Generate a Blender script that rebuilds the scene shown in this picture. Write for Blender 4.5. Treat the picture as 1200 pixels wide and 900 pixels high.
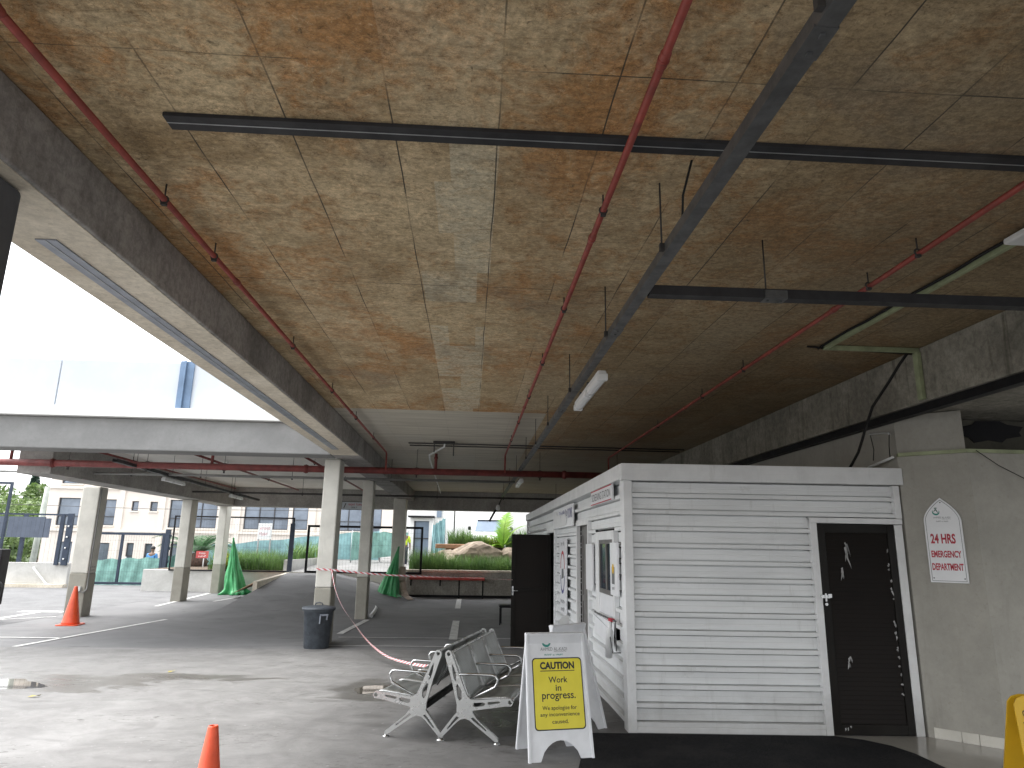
import bpy, bmesh, math, random
import numpy as np
from mathutils import Matrix, Vector
random.seed(7); rng = np.random.default_rng(7)
S = bpy.context.scene
for o in list(bpy.data.objects): bpy.data.objects.remove(o)
COL = S.collection
R = math.radians

# ------------------------------------------------------------------ camera
cam = bpy.data.objects.new('camera', bpy.data.cameras.new('camera'))
COL.objects.link(cam)
Rm = [[0.997988, 0.030416, 0.055634], [-0.061156, 0.230091, 0.971246], [0.016741, -0.972694, 0.231488]]
M = Matrix([[Rm[i][0], -Rm[i][1], -Rm[i][2], (0, 0, 1.65)[i]] for i in range(3)] + [[0, 0, 0, 1]])
cam.matrix_world = M
cam.data.sensor_width = 36; cam.data.lens = 802.0156 / 1200 * 36
cam.data.clip_start = 0.05; cam.data.clip_end = 3000
S.camera = cam

# ------------------------------------------------------------------ world, sun, exposure
SUN_EL, SUN_AZ = 66, 285           # azimuth clockwise from +Y
w = bpy.data.worlds.new('World'); S.world = w; w.use_nodes = True
nt = w.node_tree; nt.nodes.clear()
sky = nt.nodes.new('ShaderNodeTexSky'); sky.sky_type = 'NISHITA'; sky.sun_disc = False
sky.sun_elevation = R(SUN_EL); sky.sun_rotation = R(SUN_AZ)
sky.air_density = 1.0; sky.dust_density = 3.0; sky.ozone_density = 1.0
hs = nt.nodes.new('ShaderNodeHueSaturation'); hs.inputs['Saturation'].default_value = 0.12
bg = nt.nodes.new('ShaderNodeBackground'); bg.inputs['Strength'].default_value = 0.15
ow = nt.nodes.new('ShaderNodeOutputWorld')
nt.links.new(sky.outputs[0], hs.inputs['Color']); nt.links.new(hs.outputs[0], bg.inputs[0]); nt.links.new(bg.outputs[0], ow.inputs[0])
sl = bpy.data.lights.new('sun', 'SUN'); sl.energy = 0.5; sl.angle = R(60); sl.color = (1, .96, .9)
so = bpy.data.objects.new('sun', sl); COL.objects.link(so)
az = R(SUN_AZ)
sd = Vector((math.sin(az) * math.cos(R(SUN_EL)), math.cos(az) * math.cos(R(SUN_EL)), math.sin(R(SUN_EL))))
so.rotation_euler = sd.to_track_quat('Z', 'Y').to_euler()
S.view_settings.view_transform = 'Standard'; S.view_settings.look = 'None'
S.view_settings.exposure = 2.2; S.view_settings.gamma = 1; S.view_settings.use_curve_mapping = False
S.cycles.max_bounces = 12; S.cycles.diffuse_bounces = 7; S.cycles.glossy_bounces = 4; S.cycles.transparent_max_bounces = 12

# ------------------------------------------------------------------ materials
MATS = {}
def newmat(name):
    m = bpy.data.materials.new(name); m.use_nodes = True
    n = m.node_tree; b = n.nodes['Principled BSDF']
    MATS[name] = m
    return m, n, b
def N(n, t, **kw):
    x = n.nodes.new('ShaderNode' + t)
    for k, v in kw.items():
        if k in x.inputs.keys(): x.inputs[k].default_value = v
        else: setattr(x, k, v)
    return x
def coords(n, scale=(1, 1, 1), world=True):
    if world:
        g = N(n, 'NewGeometry'); out = g.outputs['Position']
    else:
        g = N(n, 'TexCoord'); out = g.outputs['Object']
    mp = N(n, 'Mapping'); mp.inputs['Scale'].default_value = scale
    n.links.new(out, mp.inputs['Vector'])
    return mp.outputs[0]
def noise(n, vec, scale, detail=6, rough=.6, dist=0):
    x = N(n, 'TexNoise'); x.inputs['Scale'].default_value = scale; x.inputs['Detail'].default_value = detail
    x.inputs['Roughness'].default_value = rough; x.inputs['Distortion'].default_value = dist
    n.links.new(vec, x.inputs['Vector']); return x.outputs['Fac']
def ramp(n, fac, a, b, lo=0, hi=1):
    x = N(n, 'MapRange'); x.interpolation_type = 'SMOOTHSTEP'
    n.links.new(fac, x.inputs['Value'])
    x.inputs['From Min'].default_value = a; x.inputs['From Max'].default_value = b
    x.inputs['To Min'].default_value = lo; x.inputs['To Max'].default_value = hi
    return x.outputs[0]
def mix(n, fac, a, b, mode='MIX'):
    x = N(n, 'Mix', data_type='RGBA', blend_type=mode)
    if isinstance(fac, (int, float)): x.inputs[0].default_value = fac
    else: n.links.new(fac, x.inputs[0])
    for i, v in ((6, a), (7, b)):
        if isinstance(v, tuple): x.inputs[i].default_value = (*v, 1) if len(v) == 3 else v
        else: n.links.new(v, x.inputs[i])
    return x.outputs[2]
def math_(n, op, a, b=None):
    x = N(n, 'Math', operation=op)
    for i, v in enumerate((a, b)):
        if v is None: continue
        if isinstance(v, (int, float)): x.inputs[i].default_value = v
        else: n.links.new(v, x.inputs[i])
    return x.outputs[0]
def bump(n, b, h, strength=.2, dist=.01):
    x = N(n, 'Bump'); x.inputs['Strength'].default_value = strength; x.inputs['Distance'].default_value = dist
    n.links.new(h, x.inputs['Height']); n.links.new(x.outputs[0], b.inputs['Normal'])
def mat(name, c, rough=.6, metal=0, var=.25, scale=3, bmp=.1, c2=None, fine=40, world=False, stretch=(1, 1, 1)):
    """paint-like surface: base colour, a broad soft variation, fine grain"""
    m, n, b = newmat(name)
    v = coords(n, stretch, world)
    f = noise(n, v, scale, 8, .65); g = noise(n, v, fine, 4, .6)
    d = c2 or tuple(x * (1 - var) for x in c)
    u = tuple(min(1, x * (1 + var * .35)) for x in c)
    k = mix(n, ramp(n, f, .3, .7), d, u)
    k = mix(n, math_(n, 'MULTIPLY', ramp(n, g, .35, .75), var * .6), k, d)
    n.links.new(k, b.inputs['Base Color'])
    b.inputs['Metallic'].default_value = metal
    n.links.new(ramp(n, f, .2, .8, rough + .08, max(.05, rough - .08)), b.inputs['Roughness'])
    if bmp: bump(n, b, g, bmp, .004)
    return m

def mk_slab():
    m, n, b = newmat('slab_concrete')
    v = coords(n)
    sep = N(n, 'SeparateXYZ'); n.links.new(v, sep.inputs[0])
    # plywood formwork panels 0.49 x 2.44
    mp = N(n, 'Mapping'); mp.inputs['Location'].default_value = (.40 + .49 * 20, -.02 + 2.42 * 10, 0); n.links.new(v, mp.inputs[0])
    wob = N(n, 'TexNoise', Scale=1.5); n.links.new(v, wob.inputs['Vector'])
    br = N(n, 'TexBrick'); br.offset = 0; br.squash = 1; wv = N(n, 'VectorMath', operation='SCALE'); n.links.new(wob.outputs['Color'], wv.inputs[0]); wv.inputs['Scale'].default_value = .022
    wa = N(n, 'VectorMath', operation='ADD'); n.links.new(mp.outputs[0], wa.inputs[0]); n.links.new(wv.outputs[0], wa.inputs[1]); n.links.new(wa.outputs[0], br.inputs['Vector'])
    br.inputs['Scale'].default_value = 1; br.inputs['Brick Width'].default_value = .49; br.inputs['Row Height'].default_value = 2.42
    br.inputs['Mortar Size'].default_value = .004; br.inputs['Mortar Smooth'].default_value = .15
    br.inputs['Color1'].default_value = (0, 0, 0, 1); br.inputs['Color2'].default_value = (1, 1, 1, 1); br.inputs['Mortar'].default_value = (.5, .5, .5, 1)
    big = noise(n, v, .55, 4, .55, .4); med = noise(n, v, 2.2, 12, .72, .6); med2 = noise(n, v, 5.5, 12, .75, 1.2)
    st = coords(n, (1.2, 9, 1)); streak = noise(n, st, 2.0, 8, .7, .8)
    st2 = coords(n, (9, 1.2, 1)); streak2 = noise(n, st2, 2.2, 8, .7, .8)
    grn = noise(n, coords(n, (1, 1.6, 1)), 11, 14, .82, .3); spk = noise(n, v, 26, 10, .8, .6); spk2 = noise(n, v, 9, 8, .8, 2)
    mot = noise(n, v, 4.2, 14, .80, .35)
    base = mix(n, ramp(n, med, .30, .70), (.27, .205, .12), (.53, .45, .32))
    base = mix(n, ramp(n, big, .40, .66, 0, .55), base, (.60, .52, .37))
    base = mix(n, math_(n, 'MULTIPLY', ramp(n, mot, .53, .40), .24), base, (.20, .150, .085))
    base = mix(n, math_(n, 'MULTIPLY', ramp(n, mot, .55, .68), .26), base, (.66, .59, .46))
    rust = ramp(n, math_(n, 'ADD', math_(n, 'MULTIPLY', med2, .6), math_(n, 'MULTIPLY', noise(n, coords(n, (.9, .6, 1)), 1.1, 5, .6, .6), .7)), .60, .80)
    k = mix(n, math_(n, 'MULTIPLY', rust, .85), base, (.40, .205, .075))
    pan = br.outputs['Color']
    k = mix(n, math_(n, 'MULTIPLY', ramp(n, pan, .75, .98), ramp(n, big, .42, .62, .05, .55)), k, (.52, .48, .38))
    k = mix(n, math_(n, 'MULTIPLY', ramp(n, pan, .40, .0), .25), k, (.22, .14, .06))
    # paler patched strip between two of the long joints
    b2 = N(n, 'TexBrick'); b2.offset = .37; mp2 = N(n, 'Mapping'); mp2.inputs['Location'].default_value = (.40 + .49 * 20, 10.3, 0); n.links.new(v, mp2.inputs[0]); n.links.new(mp2.outputs[0], b2.inputs['Vector'])
    b2.inputs['Scale'].default_value = 1; b2.inputs['Brick Width'].default_value = .245; b2.inputs['Row Height'].default_value = .62; b2.inputs['Mortar Size'].default_value = 0
    b2.inputs['Color1'].default_value = (0, 0, 0, 1); b2.inputs['Color2'].default_value = (1, 1, 1, 1)
    strip = math_(n, 'MULTIPLY', math_(n, 'GREATER_THAN', sep.outputs['X'], -.40), math_(n, 'LESS_THAN', sep.outputs['X'], .09))
    strip = math_(n, 'MULTIPLY', strip, ramp(n, sep.outputs['Y'], 2.6, 3.2))
    k = mix(n, math_(n, 'MULTIPLY', math_(n, 'MULTIPLY', strip, ramp(n, b2.outputs['Color'], .40, .48)), ramp(n, mot, .62, .45, .2, .8)), k, (.52, .51, .43))
    k = mix(n, math_(n, 'MULTIPLY', ramp(n, streak, .52, .70), .5), k, (.17, .11, .05))
    k = mix(n, math_(n, 'MULTIPLY', ramp(n, streak2, .58, .72), .3), k, (.62, .53, .38))
    crk = ramp(n, math_(n, 'ABSOLUTE', math_(n, 'SUBTRACT', noise(n, v, 24, 8, .75, .5), .5)), .035, .0)
    k = mix(n, math_(n, 'MULTIPLY', math_(n, 'MULTIPLY', crk, ramp(n, med2, .42, .6)), .6), k, (.10, .065, .03))
    k = mix(n, math_(n, 'MULTIPLY', ramp(n, spk, .56, .66), .75), k, (.085, .058, .03))
    k = mix(n, math_(n, 'MULTIPLY', ramp(n, grn, .56, .68), .35), k, (.13, .095, .055))
    k = mix(n, math_(n, 'MULTIPLY', ramp(n, grn, .44, .33), .30), k, (.68, .60, .46))
    k = mix(n, math_(n, 'MULTIPLY', ramp(n, spk2, .61, .67), .8), k, (.075, .052, .03))
    k = mix(n, math_(n, 'MULTIPLY', ramp(n, spk, .44, .34), .5), k, (.70, .61, .45))
    # light falloff put into the colour, darker towards the right-hand beam
    right_shade = math_(n, 'MULTIPLY', ramp(n, math_(n, 'ADD', sep.outputs['X'], math_(n, 'MULTIPLY', big, 2.0)), 1.2, 3.8), .66)
    k = mix(n, right_shade, k, (.12, .095, .06))
    k = mix(n, 1.0, k, (.98, .92, .83), 'MULTIPLY')
    k = mix(n, 1.0, k, (1.22, 1.20, 1.16), 'MULTIPLY')
    gr2 = noise(n, coords(n, (1, 1.35, 1)), 24, 15, .88, .25); big2 = noise(n, v, .95, 6, .62, .7)
    k = mix(n, math_(n, 'MULTIPLY', ramp(n, big2, .54, .68), .45), k, (.20, .165, .12))
    k = mix(n, 1.0, k, ramp(n, gr2, .36, .64, .56, 1.36), 'MULTIPLY')
    k = mix(n, 1.0, k, ramp(n, noise(n, v, 6.5, 10, .75, .8), .36, .64, .92, 1.07), 'MULTIPLY')
    # smooth newer concrete further in
    grey = mix(n, ramp(n, noise(n, coords(n, (.5, 4, 1)), 1.4, 8, .65), .3, .7), (.40, .37, .305), (.56, .525, .44))
    grey = mix(n, math_(n, 'MULTIPLY', ramp(n, spk, .58, .68), .3), grey, (.15, .14, .12))
    grey = mix(n, math_(n, 'MULTIPLY', ramp(n, pan, .5, 1), .3), grey, (.5, .49, .45))
    rgt = math_(n, 'GREATER_THAN', sep.outputs['X'], 1.07)
    zone = math_(n, 'MULTIPLY', ramp(n, math_(n, 'ADD', sep.outputs['Y'], math_(n, 'MULTIPLY', big, .0)), 9.74, 9.80), math_(n, 'SUBTRACT', 1.0, math_(n, 'MULTIPLY', rgt, ramp(n, sep.outputs['Y'], 17, 11, .35, .95))))
    k = mix(n, zone, k, grey)
    jn = math_(n, 'MULTIPLY', br.outputs['Fac'], math_(n, 'MULTIPLY', ramp(n, noise(n, v, 1.3, 4, .6), .36, .62, .08, .95), math_(n, 'SUBTRACT', 1.0, math_(n, 'MULTIPLY', zone, .75))))
    k = mix(n, jn, k, (.05, .042, .03))
    n.links.new(k, b.inputs['Base Color']); b.inputs['Roughness'].default_value = .88
    h = math_(n, 'ADD', math_(n, 'MULTIPLY', spk, .5), math_(n, 'MULTIPLY', med2, .5))
    bump(n, b, h, .45, .012)
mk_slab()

def mk_concrete(name, c1, c2, stain, streak=.4, zs=1, rough=.85):
    m, n, b = newmat(name)
    v = coords(n)
    f = noise(n, v, 1.3, 10, .68, .4); g = noise(n, v, 22, 8, .75); s = noise(n, coords(n, (5, 5, .6 * zs)), 1.8, 8, .7, .5)
    k = mix(n, ramp(n, f, .32, .68), c1, c2)
    k = mix(n, math_(n, 'MULTIPLY', ramp(n, s, .52, .72), streak), k, stain)
    k = mix(n, math_(n, 'MULTIPLY', ramp(n, g, .56, .68), .4), k, stain)
    k = mix(n, 1.0, k, ramp(n, noise(n, v, 16, 12, .82, .3), .36, .64, *((.72, 1.18) if name in ('stained_beam', 'mossy_beam', 'planter_concrete') else (.82, 1.10) if name in ('soffit_concrete', 'beam_concrete', 'yard_concrete') else (.95, 1.03))), 'MULTIPLY')
    n.links.new(k, b.inputs['Base Color']); b.inputs['Roughness'].default_value = rough
    bump(n, b, g, .25, .005); return m
mk_concrete('beam_concrete', (.28, .27, .255), (.40, .39, .37), (.14, .13, .12), .25)
mk_concrete('soffit_concrete', (.57, .51, .41), (.73, .665, .55), (.30, .24, .16), .25)
mk_concrete('deck_paint', (.46, .455, .43), (.58, .575, .55), (.36, .35, .32), .25)
mk_concrete('stained_beam', (.20, .192, .184), (.37, .355, .34), (.10, .092, .082), .35)
mk_concrete('backlit_concrete', (.085, .09, .10), (.12, .125, .135), (.06, .06, .065), .3)
mk_concrete('mossy_beam', (.17, .16, .132), (.33, .31, .26), (.06, .055, .036), .75)
mk_concrete('planter_concrete', (.30, .285, .25), (.46, .44, .39), (.10, .10, .075), .6)
mk_concrete('plaster_grey', (.33, .32, .285), (.40, .385, .345), (.25, .24, .205), .25)
mk_concrete('edge_concrete', (.20, .20, .196), (.25, .25, .245), (.17, .165, .16), .2)
mk_concrete('left_soffit', (.70, .685, .64), (.80, .785, .745), (.56, .54, .49), .25)
mk_concrete('yard_concrete', (.115, .116, .118), (.16, .161, .163), (.09, .09, .09), .4)
mk_concrete('plaster_shaded', (.07, .066, .054), (.11, .105, .08), (.045, .045, .03), .4)

def mk_apron():
    m, n, b = newmat('apron_concrete')
    v = coords(n)
    f = noise(n, v, .5, 8, .6, .5); f2 = noise(n, v, 2.4, 12, .72, .8); g = noise(n, v, 45, 8, .8); p = noise(n, coords(n, (1, 2.2, 1)), .8, 12, .68, 1.5)
    sc = noise(n, coords(n, (3, 14, 1)), 2.2, 8, .75, 1)
    k = mix(n, ramp(n, f2, .3, .7), (.128, .126, .123), (.188, .185, .181))
    k = mix(n, math_(n, 'MULTIPLY', ramp(n, f, .5, .72), .5), k, (.275, .272, .268))
    k = mix(n, math_(n, 'MULTIPLY', ramp(n, p, .53, .66), .6), k, (.105, .102, .098))
    k = mix(n, math_(n, 'MULTIPLY', ramp(n, sc, .60, .72), .55), k, (.08, .077, .074))
    k = mix(n, math_(n, 'MULTIPLY', ramp(n, g, .57, .68), .5), k, (.085, .08, .076))
    vor = N(n, 'TexVoronoi', feature='DISTANCE_TO_EDGE', Scale=.55); wq = N(n, 'VectorMath', operation='ADD'); nz = N(n, 'TexNoise', Scale=1.6, Detail=8.0); n.links.new(v, nz.inputs['Vector']); n.links.new(v, wq.inputs[0]); n.links.new(nz.outputs['Color'], wq.inputs[1]); n.links.new(wq.outputs[0], vor.inputs['Vector'])
    ck = math_(n, 'MULTIPLY', ramp(n, vor.outputs['Distance'], .006, .001), ramp(n, f, .48, .6))
    k = mix(n, math_(n, 'MULTIPLY', ck, .22), k, (.07, .068, .065))
    dn = noise(n, coords(n, (1, 3.2, 1)), 9, 4, .7, .6); dp = noise(n, coords(n, (1, 1.6, 1)), .75, 3, .5)
    k = mix(n, math_(n, 'MULTIPLY', ramp(n, dn, .57, .62), ramp(n, dp, .47, .60, .05, .85)), k, (.065, .062, .058))
    k = mix(n, math_(n, 'MULTIPLY', ramp(n, noise(n, v, 14, 3, .7), .66, .72), .6), k, (.33, .327, .32))
    sp_ = N(n, 'SeparateXYZ'); n.links.new(v, sp_.inputs[0]); wet = None
    for cx, cy, rx, ry in ((-5.3, 9.15, 2.0, .75), (-1.05, 8.7, .55, .85), (.42, 7.35, .6, 1.0), (-3.6, 9.6, 1.2, .35)):
        dx = math_(n, 'DIVIDE', math_(n, 'SUBTRACT', sp_.outputs['X'], cx), rx); dy = math_(n, 'DIVIDE', math_(n, 'SUBTRACT', sp_.outputs['Y'], cy), ry)
        d_ = math_(n, 'SQRT', math_(n, 'ADD', math_(n, 'MULTIPLY', dx, dx), math_(n, 'MULTIPLY', dy, dy)))
        m_ = ramp(n, math_(n, 'ADD', d_, math_(n, 'MULTIPLY', math_(n, 'SUBTRACT', p, .5), 3.2)), 1.0, .62)
        wet = m_ if wet is None else math_(n, 'MAXIMUM', wet, m_)
    k = mix(n, math_(n, 'MULTIPLY', wet, .62), k, (.055, .049, .041))
    n.links.new(k, b.inputs['Base Color'])
    n.links.new(math_(n, 'MULTIPLY', ramp(n, p, .4, .66, .85, .55), ramp(n, wet, 0, 1, 1, .42)), b.inputs['Roughness'])
    bump(n, b, math_(n, 'ADD', g, math_(n, 'MULTIPLY', f2, 1)), .3, .006)
def mk_asphalt():
    m, n, b = newmat('asphalt')
    v = coords(n)
    f = noise(n, v, .7, 10, .65, .6); g = noise(n, v, 120, 4, .8); p = noise(n, coords(n, (1, 3, 1)), .9, 10, .65, 1)
    k = mix(n, ramp(n, f, .3, .7), (.118, .119, .122), (.172, .172, .174))
    k = mix(n, math_(n, 'MULTIPLY', ramp(n, p, .58, .66), .6), k, (.07, .07, .072))
    k = mix(n, math_(n, 'MULTIPLY', ramp(n, g, .5, .75), .4), k, (.24, .235, .225))
    k = mix(n, math_(n, 'MULTIPLY', ramp(n, noise(n, v, 6, 6, .7), .66, .74), .35), k, (.36, .35, .33))
    n.links.new(k, b.inputs['Base Color']); b.inputs['Roughness'].default_value = .8
    bump(n, b, g, .3, .004)
mk_apron(); mk_asphalt()

mat('column_paint', (.64, .625, .565), .7, var=.16, scale=2.0, bmp=.1)
mat('dado_paint', (.34, .325, .275), .7, var=.18, scale=2.5)
mat('parapet_white', (.56, .60, .645), .6, var=.08, scale=1)
mat('blue_steel', (.16, .24, .36), .5, .2, var=.2)
mat('galvanised', (.13, .133, .135), .5, .45, var=.3, scale=8)
mat('channel_grey', (.045, .045, .048), .5, .1, var=.25, scale=6)
mat('channel_pale', (.30, .325, .38), .45, .4, var=.2, scale=6)
mat('seam_metal', (.45, .46, .47), .4, .6)
mat('red_pipe', (.30, .055, .04), .5, var=.35, scale=7, c2=(.19, .04, .03))
mat('red_pipe_dark', (.20, .04, .035), .55, var=.35, scale=7)
mat('dark_pipe', (.075, .072, .07), .6, .2, var=.3)
mat('grey_pipe', (.26, .26, .25), .5, .2, var=.25)
mat('black_metal', (.018, .018, .02), .5, .3, var=.3)
mat('cable_black', (.02, .02, .02), .55, var=.2)
mat('white_plastic', (.74, .75, .75), .4, var=.08, scale=6)
mat('lamp_diffuser', (.82, .83, .84), .3, var=.05)
mat('green_conduit', (.33, .37, .22), .6, var=.3, scale=6)
mat('cladding_white', (.73, .745, .75), .42, var=.10, scale=2.2, fine=25, bmp=.03, stretch=(.4, .4, 2))
mat('trim_white', (.74, .75, .755), .42, var=.10, scale=4, bmp=.03)
mat('door_dark', (.011, .0085, .007), .55, var=.4, scale=2, c2=(.012, .010, .009))
mat('door_frame_dark', (.012, .0105, .009), .45, var=.3)
mat('grey_door', (.13, .125, .12), .45, var=.2)
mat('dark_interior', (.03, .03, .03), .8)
mat('film', (.36, .36, .355), .25, var=.3)
mat('sign_white', (.78, .79, .81), .35, var=.05, scale=5, bmp=0)
mat('aboard_white', (.74, .755, .78), .4, var=.10, scale=5, bmp=.02)
mat('sign_yellow', (.74, .64, .03), .4, var=.08, scale=4, bmp=0)
mat('ink_black', (.018, .018, .018), .5, bmp=0)
mat('ink_red', (.48, .02, .045), .5, bmp=0)
mat('faded_red', (.62, .36, .40), .6, bmp=0)
mat('ink_teal', (.03, .27, .22), .5, bmp=0)
mat('ink_green', (.03, .12, .09), .5, bmp=0)
mat('ink_grey', (.16, .17, .18), .5, bmp=0)
mat('ink_blue', (.05, .05, .22), .5, bmp=0)
mat('orange_plastic', (.72, .085, .025), .4, var=.16, scale=6)
mat('bin_plastic', (.07, .082, .098), .5, var=.4, scale=8)
mat('yellow_plastic', (.72, .44, .02), .4, var=.1)
mat('polished_steel', (.54, .55, .545), .28, .6, var=.03, scale=3, bmp=0)
mat('chrome', (.55, .56, .56), .15, 1.0, var=.1)
mat('rubber', (.02, .02, .02), .8)
mat('road_paint', (.62, .62, .60), .7, var=.3, scale=9)
mat('tile_floor', (.36, .34, .30), .18, var=.15, scale=1.5, world=True, bmp=0)
mat('skirting_tile', (.62, .60, .54), .3, var=.1)
mat('building_cream', (.76, .69, .62), .8, var=.10, scale=.6)
mat('building_trim', (.74, .69, .62), .8, var=.08)
mat('building_white', (.74, .74, .72), .8, var=.12, scale=1.2)
mat('window_frame', (.06, .06, .065), .5)
mat('glass_dark', (.025, .04, .06), .06, var=.2, bmp=0)
mat('glass_far', (.24, .28, .34), .08, .4, var=.35, scale=.7, bmp=0)
mat('glass_blue', (.22, .28, .36), .08, var=.3, scale=.5, bmp=0)
mat('net_green', (.24, .45, .40), .8, var=.35, scale=2.5)
mat('net_teal', (.24, .42, .44), .8, var=.35, scale=2.5)
mat('tarp_green', (.06, .36, .13), .45, var=.3, scale=4)
mat('panel_slate', (.09, .11, .15), .6, var=.15)
mat('frame_navy', (.035, .05, .08), .5, .2)
mat('soil', (.10, .07, .045), .95)
mat('rock', (.32, .26, .20), .9, var=.45, scale=1.6, fine=9, bmp=.5)
mat('brick_top', (.34, .20, .12), .9)
mat('bark', (.14, .10, .07), .9, var=.4, scale=8, bmp=.4)
mat('pole_pale', (.42, .45, .40), .8)
mat('red_bench_paint', (.50, .06, .04), .5)
mat('cardboard', (.50, .40, .33), .8)
mat('skin', (.20, .12, .08), .6); mat('shirt_blue', (.10, .30, .62), .8); mat('hivis', (.62, .80, .04), .7); mat('trouser_dark', (.03, .035, .05), .8)
mat('van_white', (.72, .73, .74), .25, var=.05)
mat('sign_red_paint', (.55, .08, .08), .5)
mat('sand_paper', (.72, .73, .73), .7, var=.06)
mat('mulch', (.09, .055, .04), .95, var=.5, scale=12)
mat('roof_tile', (.34, .20, .16), .8)
mat('hill_green', (.07, .10, .045), .95, var=.5, scale=.12, world=True)
mat('leaf_dry', (.30, .25, .05), .8)

def add_dirt(name):
    m = MATS[name]; n = m.node_tree; b = n.nodes['Principled BSDF']; src = b.inputs['Base Color'].links[0].from_socket
    v = coords(n); sp = N(n, 'SeparateXYZ'); n.links.new(v, sp.inputs[0])
    d = noise(n, coords(n, (7, 7, .9)), 1.5, 8, .7); e = noise(n, v, 3, 10, .75, .5); q = noise(n, coords(n, (1, 1, 30)), 2.5, 5, .6)
    low = math_(n, 'MULTIPLY', ramp(n, math_(n, 'ADD', sp.outputs['Z'], math_(n, 'MULTIPLY', math_(n, 'SUBTRACT', e, .5), .7)), .45, 0), .35)
    k = mix(n, low, src, (.22, .205, .18)); k = mix(n, math_(n, 'MULTIPLY', ramp(n, d, .55, .72), .22), k, (.27, .26, .235)); k = mix(n, math_(n, 'MULTIPLY', ramp(n, e, .60, .70), .20), k, (.30, .285, .25))
    k = mix(n, math_(n, 'MULTIPLY', ramp(n, q, .52, .68), .05), k, (.30, .30, .29))
    n.links.new(k, b.inputs['Base Color'])
for nm in ('cladding_white', 'trim_white', 'column_paint', 'dado_paint'): add_dirt(nm)
def mk_mat_black():
    m, n, b = newmat('mat_black'); v = coords(n)
    g = noise(n, v, 160, 3, .8); f = noise(n, v, 3, 6, .6)
    k = mix(n, ramp(n, g, .48, .72), (.007, .007, .008), (.06, .06, .063)); k = mix(n, math_(n, 'MULTIPLY', ramp(n, f, .4, .7), .3), k, (.045, .043, .04))
    n.links.new(k, b.inputs['Base Color']); b.inputs['Roughness'].default_value = .95; bump(n, b, g, .8, .01)
mk_mat_black()
def mk_leaf(name, a, bcol):
    m, n, b = newmat(name)
    oi = N(n, 'NewGeometry'); r = N(n, 'TexNoise', Scale=1.3); n.links.new(oi.outputs['Position'], r.inputs['Vector'])
    k = mix(n, ramp(n, r.outputs['Fac'], .35, .65), a, bcol)
    rp = N(n, 'TexWhiteNoise'); n.links.new(oi.outputs['Random Per Island'], rp.inputs['Vector'])
    k = mix(n, math_(n, 'MULTIPLY', rp.outputs['Value'], .5), k, tuple(x * .5 for x in a))
    n.links.new(k, b.inputs['Base Color']); b.inputs['Roughness'].default_value = .55
    t = N(n, 'BsdfTranslucent'); n.links.new(k, t.inputs[0]); ms = N(n, 'MixShader'); ms.inputs[0].default_value = .35
    n.links.new(b.outputs[0], ms.inputs[1]); n.links.new(t.outputs[0], ms.inputs[2]); n.links.new(ms.outputs[0], n.nodes['Material Output'].inputs[0])
mk_leaf('leaf_grass', (.09, .18, .045), (.17, .29, .08)); mk_leaf('leaf_lime', (.20, .32, .03), (.32, .42, .06)); mk_leaf('leaf_tree', (.08, .14, .04), (.18, .26, .08))
mk_leaf('leaf_yellow', (.45, .42, .02), (.30, .36, .03)); mk_leaf('leaf_palm', (.05, .13, .06), (.09, .19, .08)); mk_leaf('leaf_brightpalm', (.16, .36, .02), (.28, .46, .05))
mk_leaf('leaf_conifer', (.03, .07, .05), (.05, .09, .06))
def mk_seat():
    m, n, b = newmat('perforated_steel'); v = coords(n, (1, 1, 1), False)
    vo = N(n, 'TexVoronoi', Scale=95.0); vo.inputs['Randomness'].default_value = 0; n.links.new(v, vo.inputs['Vector'])
    f = noise(n, v, 3, 6, .6)
    h = ramp(n, vo.outputs['Distance'], .28, .40)
    k = mix(n, h, (.10, .105, .10), mix(n, ramp(n, f, .3, .7), (.36, .375, .365), (.44, .455, .445)))
    n.links.new(k, b.inputs['Base Color']); b.inputs['Metallic'].default_value = .75; b.inputs['Roughness'].default_value = .36
    bump(n, b, h, .3, .002)
mk_seat()
def mk_glass():
    m, n, b = newmat('clear_glass'); b.inputs['Base Color'].default_value = (.03, .035, .035, 1); b.inputs['Roughness'].default_value = .04
    t = N(n, 'BsdfTransparent'); t.inputs[0].default_value = (.75, .8, .8, 1); ms = N(n, 'MixShader'); ms.inputs[0].default_value = .45
    n.links.new(t.outputs[0], ms.inputs[1]); n.links.new(b.outputs[0], ms.inputs[2]); n.links.new(ms.outputs[0], n.nodes['Material Output'].inputs[0])
mk_glass()
def mk_puddle():
    m, n, b = newmat('puddle_water'); v = coords(n)
    b.inputs['Base Color'].default_value = (.07, .062, .052, 1); b.inputs['Roughness'].default_value = .03
    f = noise(n, v, 2, 4, .5); bump(n, b, f, .03, .004)
    m, n, b = newmat('wet_concrete'); v = coords(n)
    f = noise(n, v, 2.4, 10, .7)
    n.links.new(mix(n, ramp(n, f, .35, .65), (.055, .05, .042), (.13, .12, .10)), b.inputs['Base Color'])
    n.links.new(ramp(n, f, .4, .62, .12, .5), b.inputs['Roughness'])
mk_puddle()
def mk_tape():
    m, n, b = newmat('tape_stripe')
    uv = N(n, 'UVMap'); sp = N(n, 'SeparateXYZ'); n.links.new(uv.outputs[0], sp.inputs[0])
    d = math_(n, 'ADD', math_(n, 'MULTIPLY', sp.outputs[0], 9.0), math_(n, 'MULTIPLY', sp.outputs[1], .6))
    fr = math_(n, 'FRACT', d); s = math_(n, 'GREATER_THAN', fr, .5)
    n.links.new(mix(n, s, (.74, .74, .75), (.58, .13, .14)), b.inputs['Base Color']); b.inputs['Roughness'].default_value = .4
mk_tape()
def mk_mesh_fence():
    m, n, b = newmat('wire_mesh'); b.inputs['Base Color'].default_value = (.05, .055, .06, 1); b.inputs['Metallic'].default_value = .4
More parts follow.
